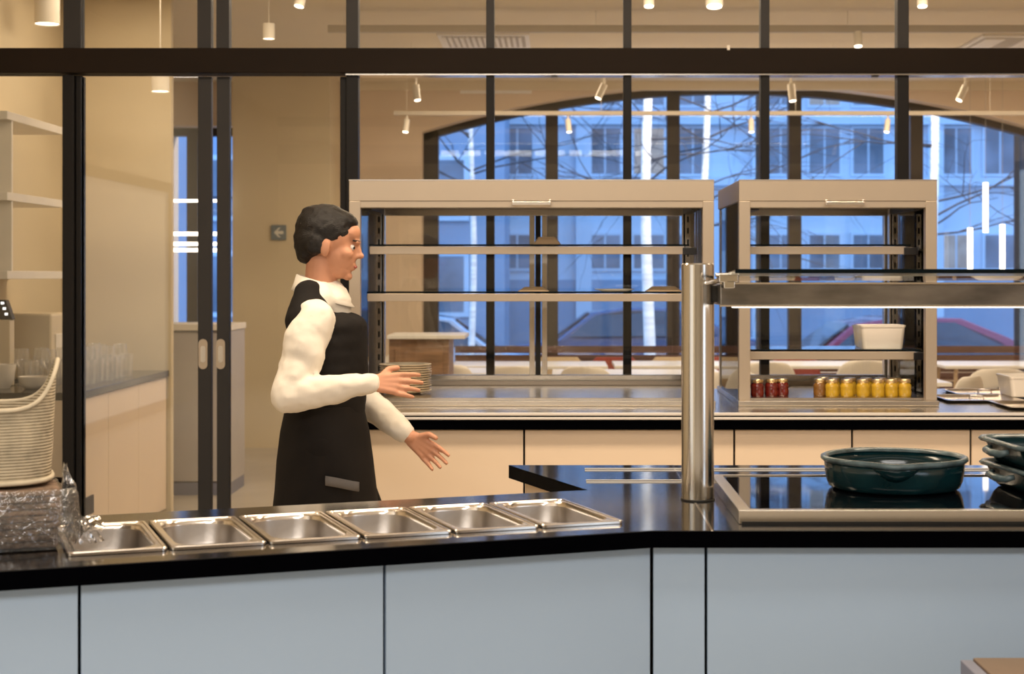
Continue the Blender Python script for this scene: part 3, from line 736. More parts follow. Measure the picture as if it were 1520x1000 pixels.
# upturned kraft dishes on the left cabinet's shelves
def kraft(name, label, xp, D, z, w_, h_=.03):
    t = thing(name, label, 'tray', (PX(xp, D), D, z), 0, 'upturned kraft trays in the left display cabinet')
    bm = bmesh.new(); a = w_/2
    ring_loft(bm, [rrect(a, .06, .01, z=.0), rrect(a, .06, .01, z=.003), rrect(a-.004, .056, .01, z=.004), rrect(a-.026, .035, .008, z=h_), rrect(a-.030, .031, .008, z=h_+.001)], True, True, True)
    obj('tray_body', bm, M['paper'], t, smooth=30)
kraft('paper_tray', 'small upturned kraft tray on the upper shelf in the middle of the left cabinet', 812, 6.85, z1+.0062, .125, .034)
kraft('paper_tray', 'flat upturned kraft tray on the middle of the lower shelf of the left cabinet', 792, 6.85, z2+.0062, .13, .018)
kraft('paper_tray', 'flat upturned kraft tray on the lower shelf next to the steel post', 985, 6.85, z2+.0062, .15, .020)
# white plate lying on the lower shelf
bm = bmesh.new(); lathe(bm, [(.05, 0), (.055, .0), (.085, .008), (.087, .010), (.055, .004), (.0001, .003)], seg=40)
tag(obj('plate', bm, M['china'], smooth=50, loc=(PX(912, 6.85), 6.85, z2+.0064)), 'single shallow white plate on the lower shelf of the left cabinet', 'plate')

# plate stack
bm = bmesh.new(); lathe(bm, [(.055, 0), (.060, .0), (.066, .004), (.092, .009), (.108, .0145), (.110, .0165), (.107, .0180), (.090, .0125), (.064, .0075), (.0001, .0065)], seg=44)
pd = 6.82
p0 = obj('plate', bm, M['plate'], smooth=50, loc=(PX(602, pd), pd, CT+.031))
for k in range(12):
    p = p0 if k == 0 else p0.copy()
    if k: C.objects.link(p)
    p.location = (PX(602, pd)+random.uniform(-.002, .002), pd+random.uniform(-.002, .002), CT+.031+k*.0098)
    nth = ['bottom', 'second lowest', 'third lowest', 'fourth lowest', 'fifth lowest', 'sixth lowest', 'sixth from the top', 'fifth from the top', 'fourth from the top', 'third from the top', 'second from the top', 'topmost'][k]
    tag(p, 'stoneware plate in the stack inside the left display cabinet, ' + nth, 'plate', 'plates stacked in the display cabinet')

# jars
def make_jar(fill, lab):
    t = thing('jar', lab, 'jar'); r = .0275
    bm = bmesh.new(); lathe(bm, [(r*.9, 0), (r, .004), (r, .020), (r*.95, .028), (r, .034), (r, .046), (r*.8, .055), (r*.78, .056)], seg=20); b = obj('jar_body', bm, fill, t, smooth=40)
    bm = bmesh.new(); lathe(bm, [(r*.86, .0565), (r*.9, .058), (r*.9, .068), (r*.82, .071)], seg=20); obj('lid', bm, M['gold'], t, smooth=40)
    return t
jr, jy, ja = make_jar(M['jam'], ''), make_jar(M['honey'], ''), make_jar(M['amber'], '')
zj = CT+.0305
used = set()
def jar(src, xp, D, label, group):
    t = src if src.name not in used else dup(src)
    used.add(src.name); t.location = (PX(xp, D), D, zj); t['label'] = label; t['group'] = group
for k, (xp, D, lb) in enumerate(((1124, 6.66, 'red jam jar next to the left corner post of the right cabinet'), (1145, 6.68, 'middle of the three front red jam jars in the right cabinet'),
                             (1161, 6.70, 'front red jam jar furthest right of its group in the right cabinet'))):
    jar(jr, xp, D, lb, 'red jam jars')
nths = ['leftmost', 'second from the left', 'third from the left', 'third from the right', 'second from the right', 'rightmost']
for k, xp in enumerate((1235, 1257, 1281, 1303, 1323, 1343)):
    jar(jy, xp, 6.66, 'yellow honey jar with gold lid, %s in the front row' % nths[k], 'yellow jars in the front row')
for k, xp in enumerate((1238, 1262, 1286, 1308, 1329)):
    jar(jy, xp, 6.76, 'yellow honey jar with gold lid behind the front row, %s of five' % ['leftmost', 'second from the left', 'middle one', 'second from the right', 'rightmost'][k], 'yellow jars in the second row')
for k, (xp, D) in enumerate(((1217, 6.69), (1222, 6.80))):
    jar(ja, xp, D, ['amber preserve jar at the left end of the yellow jars', 'amber preserve jar standing behind the other amber jar'][k], 'amber jars')

# white china tubs on the lower shelf of the right cabinet
def tub(label, xp, D, z, w_, d_, h_, mm='china', cat='tub'):
    t = thing('square_tub', label, cat, (PX(xp, D), D, z)); bm = bmesh.new(); a, b = w_/2, d_/2
    ring_loft(bm, [rrect(a*.86, b*.86, .015, z=0), rrect(a*.90, b*.90, .018, z=.004), rrect(a, b, .016, z=h_), rrect(a-.005, b-.005, .014, z=h_), rrect(a*.84, b*.84, .014, z=.008)], True, True, True)
    obj('tub_body', bm, M[mm], t, smooth=40)
    bm = bmesh.new(); ring_loft(bm, [rrect(a+.002, b+.002, .017, z=h_-.008), rrect(a+.003, b+.003, .017, z=h_), rrect(a-.003, b-.003, .015, z=h_+.002), rrect(a-.005, b-.005, .014, z=h_-.002)], True, False, False)
    obj('rolled_rim', bm, M[mm], t, smooth=40)
tub('white china tub on the right cabinet shelf, front one', 1307, 6.80, z3+.0062, .185, .13, .098)
tub('smaller white china tub behind the front one on the right cabinet shelf', 1298, 6.945, z3+.0062, .17, .12, .092)
# cream box and steel inserts at the far right of the serving counter
tub('cream rectangular tub on the serving counter at the right frame edge', 1530, 6.95, CT+.012, .24, .22, .088)
for k, (xp, D, lb) in enumerate(((1432, 6.86, 'shallow steel tray beside the right display cabinet'), (1525, 6.50, 'shallow steel tray at the front right of the serving counter'), (1445, 7.22, 'shallow steel tray behind the others near the glass'))):
    t = thing('steel_tray', lb, 'tray', (PX(xp, D)+.05, D, CT-.0005), 0, 'steel trays on the serving counter'); bm = bmesh.new()
    ring_loft(bm, [rrect(.14, .15, .02, z=.0), rrect(.16, .17, .02, z=.010), rrect(.163, .173, .02, z=.012), rrect(.15, .16, .02, z=.012), rrect(.135, .145, .02, z=.003)], True, True, True)
    obj('tray_body', bm, M['panrim'], t, smooth=30)
    bm = bmesh.new(); tube(bm, [(-.03, 0, .004), (-.025, 0, .02), (.025, 0, .02), (.03, 0, .004)], .004); obj('handle', bm, M['polished'], t, smooth='all')

# ---------------------------------------------------------------- left counter, shelves and glassware behind the glass
LX = -2.32; LT = .865
lc = thing('side_worktop', 'dark worktop of the counter with drinking glasses at the left', 'worktop', (LX, 7.75, LT-.035))
bx('slab', (-.62, .015, 0, 1.84, 0, .035), M['black'], lc, .002)
ys = [7.755, 8.35, 8.95, 9.58]
for k in range(3):
    t = thing('side_cabinet', ['cream side cabinet nearest the glass partition, under the glassware', 'middle cream side cabinet of the left counter', 'cream side cabinet at the far end of the left counter'][k], 'cabinet', (LX, ys[k], 0), 0, 'cream cabinets of the left counter')
    l_ = ys[k+1]-ys[k]
    bx('carcass', (-.60, -.02, .003, l_-.003, .06, LT-.036), M['carcass'], t)
    bx('front_panel', (-.019, 0, .002, l_-.002, .05, LT-.04), M['cream'], t, .001)
    bx('plinth', (-.58, -.04, .003, l_-.003, 0, .06), M['carcass'], t)
tag(bx('end_panel', (LX-.60, LX, 7.728, 7.749, 0, LT-.036), M['cream']), 'cream end panel of the left counter against the glass partition', 'panel')
zg = PZ(745, 8.0)
tag(bx('vent_grille', (LX+.0005, LX+.008, 7.90, 8.06, zg-.06, zg+.03), M['lacquer']), 'small black vent low on the left counter front', 'vent')
# wall shelves
sh = thing('wall_shelf_unit', 'cream open shelf unit with three boards on the left wall', 'shelf', (-2.949, 7.78, 1.40))
for k, z in enumerate((1.43, 1.81, 2.20)):
    bx('shelf_board', (0, .30, 0, .88, z-1.42, z-1.38), M['whitemetal'], sh, .002)
bx('divider', (0, .295, .075, .095, .03, .39), M['whitemetal'], sh); bx('divider', (0, .295, .075, .095, .43, .78), M['whitemetal'], sh)
bx('back_board', (0.0, .012, 0, .88, .0, .80), M['plaster'], sh)
# appliance with a black terminal
ap = thing('cream_appliance', 'squat cream kitchen appliance behind the glasses on the left counter', 'appliance', (-2.80, 8.72, LT+.0005))
bx('body', (-.13, .12, -.16, .16, .012, .36), M['appl'], ap, .012); bx('front_hatch', (.1205, .126, -.10, .10, .08, .25), M['whitemetal'], ap, .004)
bx('foot_rail', (-.11, .10, -.14, .14, 0, .012), M['lacquer'], ap)
kx, kd = PX(6, 8.25), 8.25
kp = thing('keypad_terminal', 'black tilted keypad terminal with three white lights at the left frame edge', 'terminal', (kx-.0, kd, PZ(474, 8.25)))
bm = bmesh.new(); vs = box(bm, -.06, .05, -.02, .03, 0, .10)
for v_ in vs[4:]: v_.co.x -= .035
obj('body', bm, M['lacquer'], kp, .004)
for k in range(3):
    z = .022+k*.028; bm = bmesh.new(); box(bm, .018-.35*z, .034-.35*z, -.0215, -.0195, z, z+.012); obj('key_light', bm, M['led'], kp)
bm = bmesh.new(); box(bm, -.05, .04, -.03, .04, -(PZ(474, 8.25)-LT)+.001, -.0005); obj('stand', bm, M['appl'], kp, .004)
# bowls
def bowl(label, xp, D, r, h_):
    bm = bmesh.new(); lathe(bm, [(r*.45, 0), (r*.5, 0), (r*.82, h_*.35), (r, h_), (r-.004, h_), (r*.78, h_*.38), (.001, .008)], seg=36)
    tag(obj('bowl', bm, M['china'], smooth=50, loc=(PX(xp, D), D, LT+.0005)), label, 'bowl', 'white bowls on the left counter')
bowl('low white bowl on the left counter behind the basket rim', 49, 8.02, .072, .062)
bowl('taller white bowl at the left frame edge on the side counter', 5, 8.06, .062, .12)
# glasses
bm = bmesh.new(); lathe(bm, [(.030, 0), (.033, .002), (.036, .06), (.038, .125)], seg=20, cap1=False)
tmb = obj('drinking_glass', bm, M['drink'], smooth=40)
bm = bmesh.new(); lathe(bm, [(.032, 0), (.032, .003), (.006, .008), (.004, .02), (.004, .075), (.012, .084), (.034, .105), (.040, .14), (.034, .185)], seg=20, cap1=False)
wgl = obj('stem_glass', bm, M['drink'], smooth=40)
cnt = 0; spots = []
for r_ in range(6):
    for c_ in range(11):
        x = -2.42 - r_*.088 + random.uniform(-.007, .007); y = 8.16 + c_*.088 + random.uniform(-.007, .007)
        if x < -2.66 and y > 8.50: continue
        if r_ >= 4 and y < 8.3: continue
        if abs(x - PX(49, 8.02)) < .12 and y < 8.2: continue
        spots.append((x, y, c_, r_))
rowword = ['front', 'second', 'third', 'fourth', 'fifth', 'sixth']
for i, (x, y, c_, r_) in enumerate(spots):
    src = wgl if (c_ + r_) % 3 == 0 else tmb
    o = src if src.name not in used else src.copy()
    if src.name in used: C.objects.link(o)
    used.add(src.name); o.location = (x, y, LT+.0005)
    where = '%s row from the counter edge, %s from the partition' % (rowword[r_].replace('front', 'first'), ['nearest', 'second', 'third', 'fourth', 'fifth', 'sixth', 'seventh', 'eighth', 'ninth', 'tenth', 'eleventh'][c_])
    if src is wgl: tag(o, 'clear stemmed glass, ' + where, 'glass', 'stemmed glasses crowded on the left counter')
    else: tag(o, 'clear straight tumbler, ' + where, 'glass', 'tumblers crowded on the left counter')

# grey cabinet seen between the doors
gc = thing('grey_sideboard', 'grey cabinet with pale top and slate plinth seen between the sliding doors', 'cabinet', (PX(300, 10.5), 10.5, 0))
bx('body', (-.32, .18, .02, .5, .08, 1.07), M['applgrey'], gc); bx('door_panel', (-.20, .18, 0, .019, .09, 1.06), M['applgrey'], gc, .002)
bx('door_panel', (-.32, -.206, 0, .019, .09, 1.06), M['applgrey'], gc, .002)
bx('top', (-.34, .19, -.02, .5, 1.07, 1.11), M['whitemetal'], gc, .003); bx('plinth', (-.32, .18, .0, .48, 0, .08), M['plinth'], gc)
# bright horizontal tubes in that gap
for k, (y, lb) in enumerate(((298, 'topmost of the horizontal tube lamps seen between the sliding doors'), (347, 'second horizontal tube lamp seen between the sliding doors'), (362, 'third horizontal tube lamp seen between the sliding doors'), (371, 'lowest horizontal tube lamp seen between the sliding doors'))):
    D = 13.3+.12*k; z = PZ(y, D); t = thing('tube_lamp', lb, 'lamp', (PX(303, D), D, z), 0, 'horizontal tube lamps beyond the doors')
    bm = bmesh.new(); tube(bm, [(-.42, 0, 0), (.20, 0, 0)], .016 if k else .012); obj('tube', bm, M['tube'], t, smooth=40)
    for s in (-.38, .17):
        bm = bmesh.new(); tube(bm, [(s, 0, .012), (s, 0, H-z-.001)], .0015, 6); obj('cord', bm, M['whitemetal'], t)

# ---------------------------------------------------------------- pendants and ceiling fittings
def pendant(label, xp, D, ybot, dia, hgt):
    z = PZ(ybot, D); t = thing('pendant_lamp', label, 'lamp', (PX(xp, D), D, z), 0, 'cylinder pendant lamps'); r = dia/2
    bm = bmesh.new(); lathe(bm, [(r, 0), (r, hgt), (r*.2, hgt+.004)], seg=32, cap0=False); lathe(bm, [(r*.93, .006), (r*.93, hgt-.01)], seg=32, cap0=False); 
    obj('shade', bm, M['whitemetal'], t, smooth=40)
    bm = bmesh.new(); lathe(bm, [(r*.92, .004), (r*.92, .007)], seg=32); obj('diffuser', bm, M['lamp'], t)
    bm = bmesh.new(); tube(bm, [(0, 0, hgt), (0, 0, H-z-.001)], .003, 8); obj('cord', bm, M['whitemetal'], t)
pendant('large white cylinder pendant at the top left corner', 70, 8.67, 36, .132, .17)
pendant('white cylinder pendant under the header beam left of the sliding doors', 238, 9.2, 136, .10, .13)
pendant('small white cylinder pendant above the arrow sign', 399, 9.4, 58, .068, .09)

def track(label, D, z, x0, x1, th):
    t = thing('ceiling_track', label, 'track', (x0, D, z), 0, 'white lighting tracks')
    bx('rail', (0, x1-x0, -.02, .02, -th/2, th/2), M['trackwhite'], t)
    bm = bmesh.new()
    for k in range(5):
        x = .1+(x1-x0-.2)*k/4; tube(bm, [(x, 0, th/2), (x, 0, H-z-.001)], .002, 6)
    obj('hanger_wire', bm, M['whitemetal'], t)
DA = 1.55*F/365.0; zA = EYE+1.55
track('white lighting track crossing just above the header beam', DA, zA, PX(487, DA), XR-.1, .044)
DB = 11.6; zB = PZ(98, DB)
track('white lighting track hidden behind the header beam', DB, zB, PX(590, DB), XR-.1, .04)
DC = 12.9; zC = PZ(168, DC)
track('white lighting track hanging across the arched window', DC, zC, PX(585, DC), XR-.1, .032)
def spot(label, xp, D, ztop, y1, dx, dia=.06, hgt=.13, aim=0.0, cat='spotlight'):
    z = ztop; t = thing('track_spotlight', label, cat, (PX(xp, D), D, z), 0, 'white track spotlights')
    zl = PZ(y1, D)-z
    bm = bmesh.new(); a = Vector((0, 0, zl+hgt)); b = Vector((dx, -.02, zl))
    tube(bm, [a, b], dia/2, 20); obj('lamp_can', bm, M['whitemetal'], t, smooth=40)
    bm = bmesh.new(); d = (b-a).normalized(); tube(bm, [b, b+d*.004], dia/2*.85, 20); obj('lens', bm, M['lamp'], t)
    bm = bmesh.new(); tube(bm, [a+Vector((0, 0, .0)), (0, 0, -.0)], .008, 8); obj('stem', bm, M['whitemetal'], t)
spot('spotlight on the window track left of the arch', 604, DC, zC-.016, 196, -.01, .05, .10)
spot('spotlight on the window track, in front of the arch left half', 843, DC, zC-.016, 196, .01, .045, .10)
spot('spotlight on the window track, over the gap between the display cabinets', 1115, DC, zC-.016, 196, 0, .045, .10)
spot('spotlight on the window track, over the right display cabinet', 1318, DC, zC-.016, 196, -.015, .045, .10)
spot('spotlight below the header beam left of the arch', 617, DB, zB-.02, 149, .015, .05, .11)
spot('tilted spotlight below the header beam over the left display cabinet', 897, DB, zB-.02, 146, -.045, .05, .10)
spot('spotlight below the header beam above the right display cabinet', 1174, DB, zB-.02, 150, .01, .055, .12)
spot('tilted spotlight below the header beam at the far right', 1433, DB, zB-.02, 149, -.05, .05, .10)
spot('spotlight above the header beam, right of centre', 1273, DA, zA-.022, 69, 0, .055, .09)
DE = 9.2
for xp, dx, lb in ((450, -.02, 'tilted spotlight at the top edge above the waiter'), (963, 0, 'spotlight at the top edge right of centre'), (1060, 0, 'wide spotlight at the top edge above the steel post'), (1368, 0, 'spotlight at the top edge above the right display cabinet')):
    spot(lb, xp, DE, H-.001, 10, dx, .06 if xp != 1060 else .10, .10)
# ceiling cassette and wall vent with slats
def cassette(name, label, x0, x1, y0, y1, n):
    t = thing(name, label, 'vent', (x0, y0, H-.03)); W_, L_ = x1-x0, y1-y0
    bx('frame', (0, W_, 0, L_, .01, .029), M['grille'], t, .003)
    bx('backing', (.03, W_-.03, .05, L_-.25, .006, .0095), M['grilledark'], t)
    for k in range(n):
        xx = .035+(W_-.07)*k/n
        bx('slat', (xx, xx+(W_-.07)/n*.5, .05, L_-.25, -.004, .006), M['grille'], t)
cassette('air_conditioning_grille', 'white slatted air conditioning grille on the ceiling above the left display cabinet', PX(648, 11.13), PX(785, 11.13), 11.13, 11.95, 14)
cassette('ceiling_light_panel', 'white flush panel on the ceiling at the top right corner', PX(1470, 11.0), PX(1470, 11.0)+.9, 11.2, 12.0, 3)
wv = thing('wall_vent', 'white slatted vent high on the wall left of the arched window', 'vent', (PX(683, DW), DW-.025, PZ(139, DW)))
bx('frame', (0, .62, 0, .024, 0, .085), M['grille'], wv, .003); bx('backing', (.20, .58, -.002, -.0005, .035, .07), M['grilledark'], wv)
for k in range(9): bx('slat', (.20+k*.043, .20+k*.043+.022, -.008, -.002, .03, .075), M['grille'], wv)
tag(sbox('trim_3', (PX(535, DW), XR, DW-.05, DW, H-.075, H-.001), M['ceil']), kind='structure')

# vertical tube lamps near the window at right
for xp, y0, y1, lb in ((1463, 271, 345, 'tallest vertical glowing tube lamp right of the cabinets'), (1440, 338, 402, 'left one of the lower vertical tube lamps at the right'), (1488, 333, 402, 'right one of the lower vertical tube lamps at the right')):
    D = 13.3; z0, z1_ = PZ(y1, D), PZ(y0, D); t = thing('tube_lamp', lb, 'lamp', (PX(xp, D), D, z0), 0, 'vertical tube lamps by the window')
    bm = bmesh.new(); tube(bm, [(0, 0, 0), (0, 0, z1_-z0)], .022, 14); obj('tube', bm, M['tube'], t, smooth=40)
    bm = bmesh.new(); tube(bm, [(0, 0, z1_-z0), (0, 0, H-z0-.001)], .0015, 6); obj('cord', bm, M['grilledark'], t)

# ---------------------------------------------------------------- dining room furniture
def make_table():
    t = thing('dining_table', '', 'table', group='white dining tables')
    bx('tabletop', (-.60, .60, -.35, .35, .715, .74), M['tabletop'], t, .004)
    for sx in (-1, 1):
        for sy in (-1, 1):
            bm = bmesh.new(); tube(bm, [(sx*.50, sy*.28, .715), (sx*.54, sy*.31, 0)], [.016, .011], 10); obj('leg', bm, M['paleoak'], t, smooth=40)
    return t
tb = make_table()
for k, (xp, D, lb) in enumerate(((655, 11.7, 'white dining table behind the plate stack'), (786, 12.6, 'white dining table by the window, left of centre'), (945, 11.5, 'white dining table behind the middle of the left display cabinet'),
                                 (1255, 12.65, 'white dining table by the window behind the jam jars'), (1260, 10.7, 'white dining table behind the yellow jars'), (1501, 12.65, 'white dining table right of the display cabinets, by the window'), (1024, 12.65, 'white dining table seen between the two display cabinets'))):
    t = tb if k == 0 else dup(tb); t.location = (PX(xp, D), D, 0); t['label'] = lb; t.rotation_euler = (0, 0, 0)
def make_chair():
    t = thing('shell_chair', '', 'chair', group='white shell chairs')
    # shell: surface swept from seat front to back top; back faces -Y (towards the camera)
    prof = [(.22, .45), (.16, .44), (.05, .43), (-.08, .43), (-.17, .45), (-.215, .52), (-.235, .62), (-.25, .72), (-.26, .80), (-.262, .825)]
    R = []
    for j, (y, z) in enumerate(prof):
        w_ = .235 if j < 7 else (.225 if j == 7 else (.18 if j == 8 else .11))
        R.append([(w_*s, y + .05*(abs(s)**2)*(1 if j > 4 else 0), z + .03*(abs(s)**3)*(1 if j < 5 else 0)) for s in [-1+2*k/14 for k in range(15)]])
    bm = bmesh.new(); ring_loft(bm, R, False, False, False)
    o = obj('shell', bm, M['shell'], t, smooth='all'); s = o.modifiers.new('t', 'SOLIDIFY'); s.thickness = .012; s2 = o.modifiers.new('s', 'SUBSURF'); s2.levels = 1; s2.render_levels = 1
    for sx in (-1, 1):
        for yy, fy in ((.14, .20), (-.12, -.20)):
            bm = bmesh.new(); tube(bm, [(sx*.15, yy, .425), (sx*.21, fy, 0)], [.014, .010], 10); obj('leg', bm, M['paleoak'], t, smooth=40)
    return t
ch = make_chair()
for k, (xp, D, rz, lb) in enumerate(((650, 11.15, .3, 'white shell chair behind the plate stack'), (768, 11.0, 0, 'white shell chair behind the centre stile of the left cabinet'), (600, 12.4, PI, 'white shell chair on the window side of the table behind the plates'),
        (890, 10.9, -.5, 'white shell chair turned aside, behind the left cabinet right of its centre stile'), (840, 10.0, .1, 'tan looking shell chair nearest the partition behind the left cabinet'), (1085, 10.4, -.1, 'white shell chair seen between the two display cabinets'), (1125, 11.5, .2, 'white shell chair behind the red jam jars'),
        (1278, 11.75, 0, 'white shell chair by the table behind the yellow jars'), (1392, 9.9, .9, 'white shell chair turned sideways behind the right corner post'), (1470, 10.7, 0, 'white shell chair with a dark arched opening in its back, at the right'))):
    t = ch if k == 0 else dup(ch); t.location = (PX(xp, D), D, 0); t.rotation_euler = (0, 0, rz); t['label'] = lb
    if k == 9:
        bm = bmesh.new(); P = [(-.075, .52), (-.075, .62), (-.055, .675), (0, .70), (.055, .675), (.075, .62), (.075, .52)]
        tube(bm, [(x, -.245-(z-.52)*.14, z) for x, z in P], .014, 8)
        vs = [bm.verts.new((x, -.238-(z-.52)*.14, z)) for x, z in P]; bm.faces.new(vs)
        obj('back_opening', bm, M['lacquer'], t)['label'] = 'dark arched opening in the backrest'
# long red-brown slatted bench under the window
bn = thing('slatted_bench', 'long red-brown slatted bench running under the arched window', 'bench', (ACX+.2, 13.35, 0))
for k in range(5): bx('slat', (-2.6, 2.8, .28+.012*k, .30+.012*k, .47+.075*k, .53+.075*k), M['redwood'], bn)
bx('seat', (-2.6, 2.8, -.1, .29, .41, .45), M['redwood'], bn, .004)
for xx in (-2.5, -1.2, .1, 1.4, 2.7): bx('leg', (xx-.03, xx+.03, -.08, .27, 0, .41), M['redwood'], bn)
cl = ((912, 'red'), (830, 'tan'), (1000, 'tan'), (1084, 'red'), (1180, 'red'))
for k, (xp, c_) in enumerate(cl):
    D = 13.37; bm = bmesh.new(); ring_loft(bm, [rrect(.15, .03, .02, z=0), rrect(.20, .05, .03, z=.05), rrect(.21, .055, .03, z=.14), rrect(.20, .05, .03, z=.25), rrect(.15, .03, .02, z=.30)])
    tag(obj('cushion', bm, M[c_], smooth=50, loc=(PX(xp, D), D, .451)), ['red bench cushion behind the left display cabinet', 'leftmost tan bench cushion', 'tan bench cushion hidden partly by the steel post', 'red bench cushion right of the steel post', 'red bench cushion behind the right cabinet'][k], 'cushion')
# brown stand with pale top
st = thing('wooden_stand', 'brown wooden stand with an overhanging pale top behind the left display cabinet', 'cabinet', (PX(622, 10.2), 10.2, 0))
zs = PZ(497, 10.2)
bx('body', (-.19, .19, 0, .45, 0, zs-.025), M['wood'], st, .004); bx('top', (-.20, .29, -.03, .47, zs-.025, zs), M['tabletop'], st, .003); bx('door_panel', (-.15, .15, -.014, -.001, .1, zs-.08), M['wood'], st, .003)

# ---------------------------------------------------------------- street outside
sbox('street_ground', (-40, 45, DW+.5, 90, -.75, -.6), M['street'])
tag(bx('pavement', (-20, 24, DW+.5, 19.5, -.6, -.5), M['pave']), 'pale paved footpath outside the window', 'pavement', kind='structure')
FA = 36.0
fb = thing('apartment_building', 'pale blue-white building across the street with grids of windows', 'building', (0, FA, -.6))
bx('wall', (-26, 30, 0, 4, 0, 16), M['facade'], fb)
k = 0
rows = [(345, 402), (187, 262), (60, 160), (-90, 10)]
for ri, (ya, yb) in enumerate(rows):
    z1_, z0_ = PZ(ya, FA)+.6, PZ(yb, FA)+.6
    for c_ in range(-12, 15):
        xc = PX(1418, FA) + c_*1.95/2*1.0
        if c_ % 4 == 3: continue
        f = bx('window_frame', (xc-.39, xc+.39, -.09, .0, z0_, z1_), M['facade'], fb)
        m_ = M['facwinlit'] if (c_*7+ri*5) % 11 == 0 else M['facwin']
        f2 = bx('pane', (xc-.33, xc-.02, -.10, -.088, z0_+.06, z1_-.06), m_, f); bx('pane', (xc+.02, xc+.33, -.10, -.088, z0_+.06, z1_-.06), m_, f)
for ri, y in enumerate((268, 178, 40)):
    bx('cornice', (-26, 30, -.25, 0, PZ(y, FA)+.6-.12, PZ(y, FA)+.6+.06), M['facade'], fb)
for xx in range(-6, 9): bx('pilaster', (xx*3.9+.4, xx*3.9+.75, -.2, 0, 0, 15.5), M['facade'], fb)
bx('ground_floor_band', (-26, 30, -.12, 0, 0, PZ(415, FA)+.6), M['facade2'], fb)
f2b = thing('dark_building', 'darker grey-blue building across the street at the left', 'building', (PX(640, 32), 32, -.6))
bx('wall', (-14, 1.45, 0, 3.5, 0, 14), M['facade2'], f2b)
for r_ in range(4):
    for c_ in range(6):
        f = bx('window_frame', (-.2-c_*1.5, .75-c_*1.5, -.08, 0, 1.2+r_*1.9, 2.5+r_*1.9), M['facade'], f2b); bx('pane', (-.1-c_*1.5, .65-c_*1.5, -.09, -.079, 1.3+r_*1.9, 2.4+r_*1.9), M['facwin'], f)

def tree(label, xp, D, rad, lean, seed, branches=15):
    rnd = random.Random(seed); t = thing('birch_tree', label, 'tree', (PX(xp, D), D, -.5), 0, 'pale trunked bare street trees')
    bm = bmesh.new(); P = [(lean*z*.1+.03*math.sin(z*1.3+seed), 0, z) for z in [i*.6 for i in range(14)]]
    tube(bm, P, [rad*(1-.045*i) for i in range(14)], 12); obj('trunk', bm, M['bark'], t, smooth=40)
    bm = bmesh.new()
    def grow(p, d, L_, r, lev):
        pts_ = [Vector(p)]; dd = Vector(d)
        for s in range(5):
            dd = (dd + Vector((rnd.uniform(-.25, .25), rnd.uniform(-.25, .25), rnd.uniform(-.18, .12)))).normalized(); pts_.append(pts_[-1]+dd*L_/5)
        tube(bm, pts_, [r*(1-.15*s) for s in range(6)], 5, caps=False)
        if lev < 2:
            for s in range(4 if lev == 0 else 3):
                q_ = pts_[rnd.randint(1, 5)]; grow(q_, (dd + Vector((rnd.uniform(-1, 1), rnd.uniform(-.6, .6), rnd.uniform(-.5, .5)))).normalized(), L_*.6, r*.5, lev+1)
    for k in range(branches):
        z = rnd.uniform(2.4, 7.0); a = rnd.uniform(0, 2*PI)
        grow((lean*z*.1, 0, z), (math.cos(a), math.sin(a)*.6, rnd.uniform(.0, .6)), rnd.uniform(1.2, 2.4), .015, 0)
    obj('branches', bm, M['twig'], t)['kind'] = 'stuff'
tree('pale birch trunk left of the window mullion above the left display cabinet', 962, 19, .075, 0, 1)
tree('pale birch trunk above the gap between the display cabinets', 1045, 20.5, .06, .05, 2)
tree('pale birch trunk at the right corner of the right display cabinet', 1385, 19.5, .07, 0, 3, 15)
tree('pale thin tree seen at the left of the arched window', 700, 22, .05, 0, 5, 14)
tree('pale street tree seen between the sliding doors', 288, 20, .07, 0, 6, 6)

for xp, D in ((1000, 16.8), (1385, 17.0)):  # unseen lamps added above the window to whiten the birch trunks
    t = thing('trunk_fill_lamp', 'added unseen lamp outside that brightens the trunks, ' + ('near the paired birches' if xp < 1200 else 'near the right birch'), 'lamp', (PX(xp, D), D, -.5), 0, 'added lamps for the tree trunks')
    bm = bmesh.new(); tube(bm, [(.9, 0, 0), (.9, 0, 5.6), (.5, 0, 6.0), (0, 0, 6.0)], .05, 10); obj('mast', bm, M['arch'], t, smooth=40)
    bm = bmesh.new(); ball(bm, Vector((0, 0, 5.85)), (.16, .16, .10)); obj('lantern', bm, M['lamp'], t, smooth='all')
    l = bpy.data.lights.new('trunk_fill_light', 'POINT'); l.energy = 700; l.color = (1, .84, .66); l.shadow_soft_size = .2
    lo = bpy.data.objects.new('trunk_fill_light', l); C.objects.link(lo); lo.location = (PX(xp, D), D, 5.1)

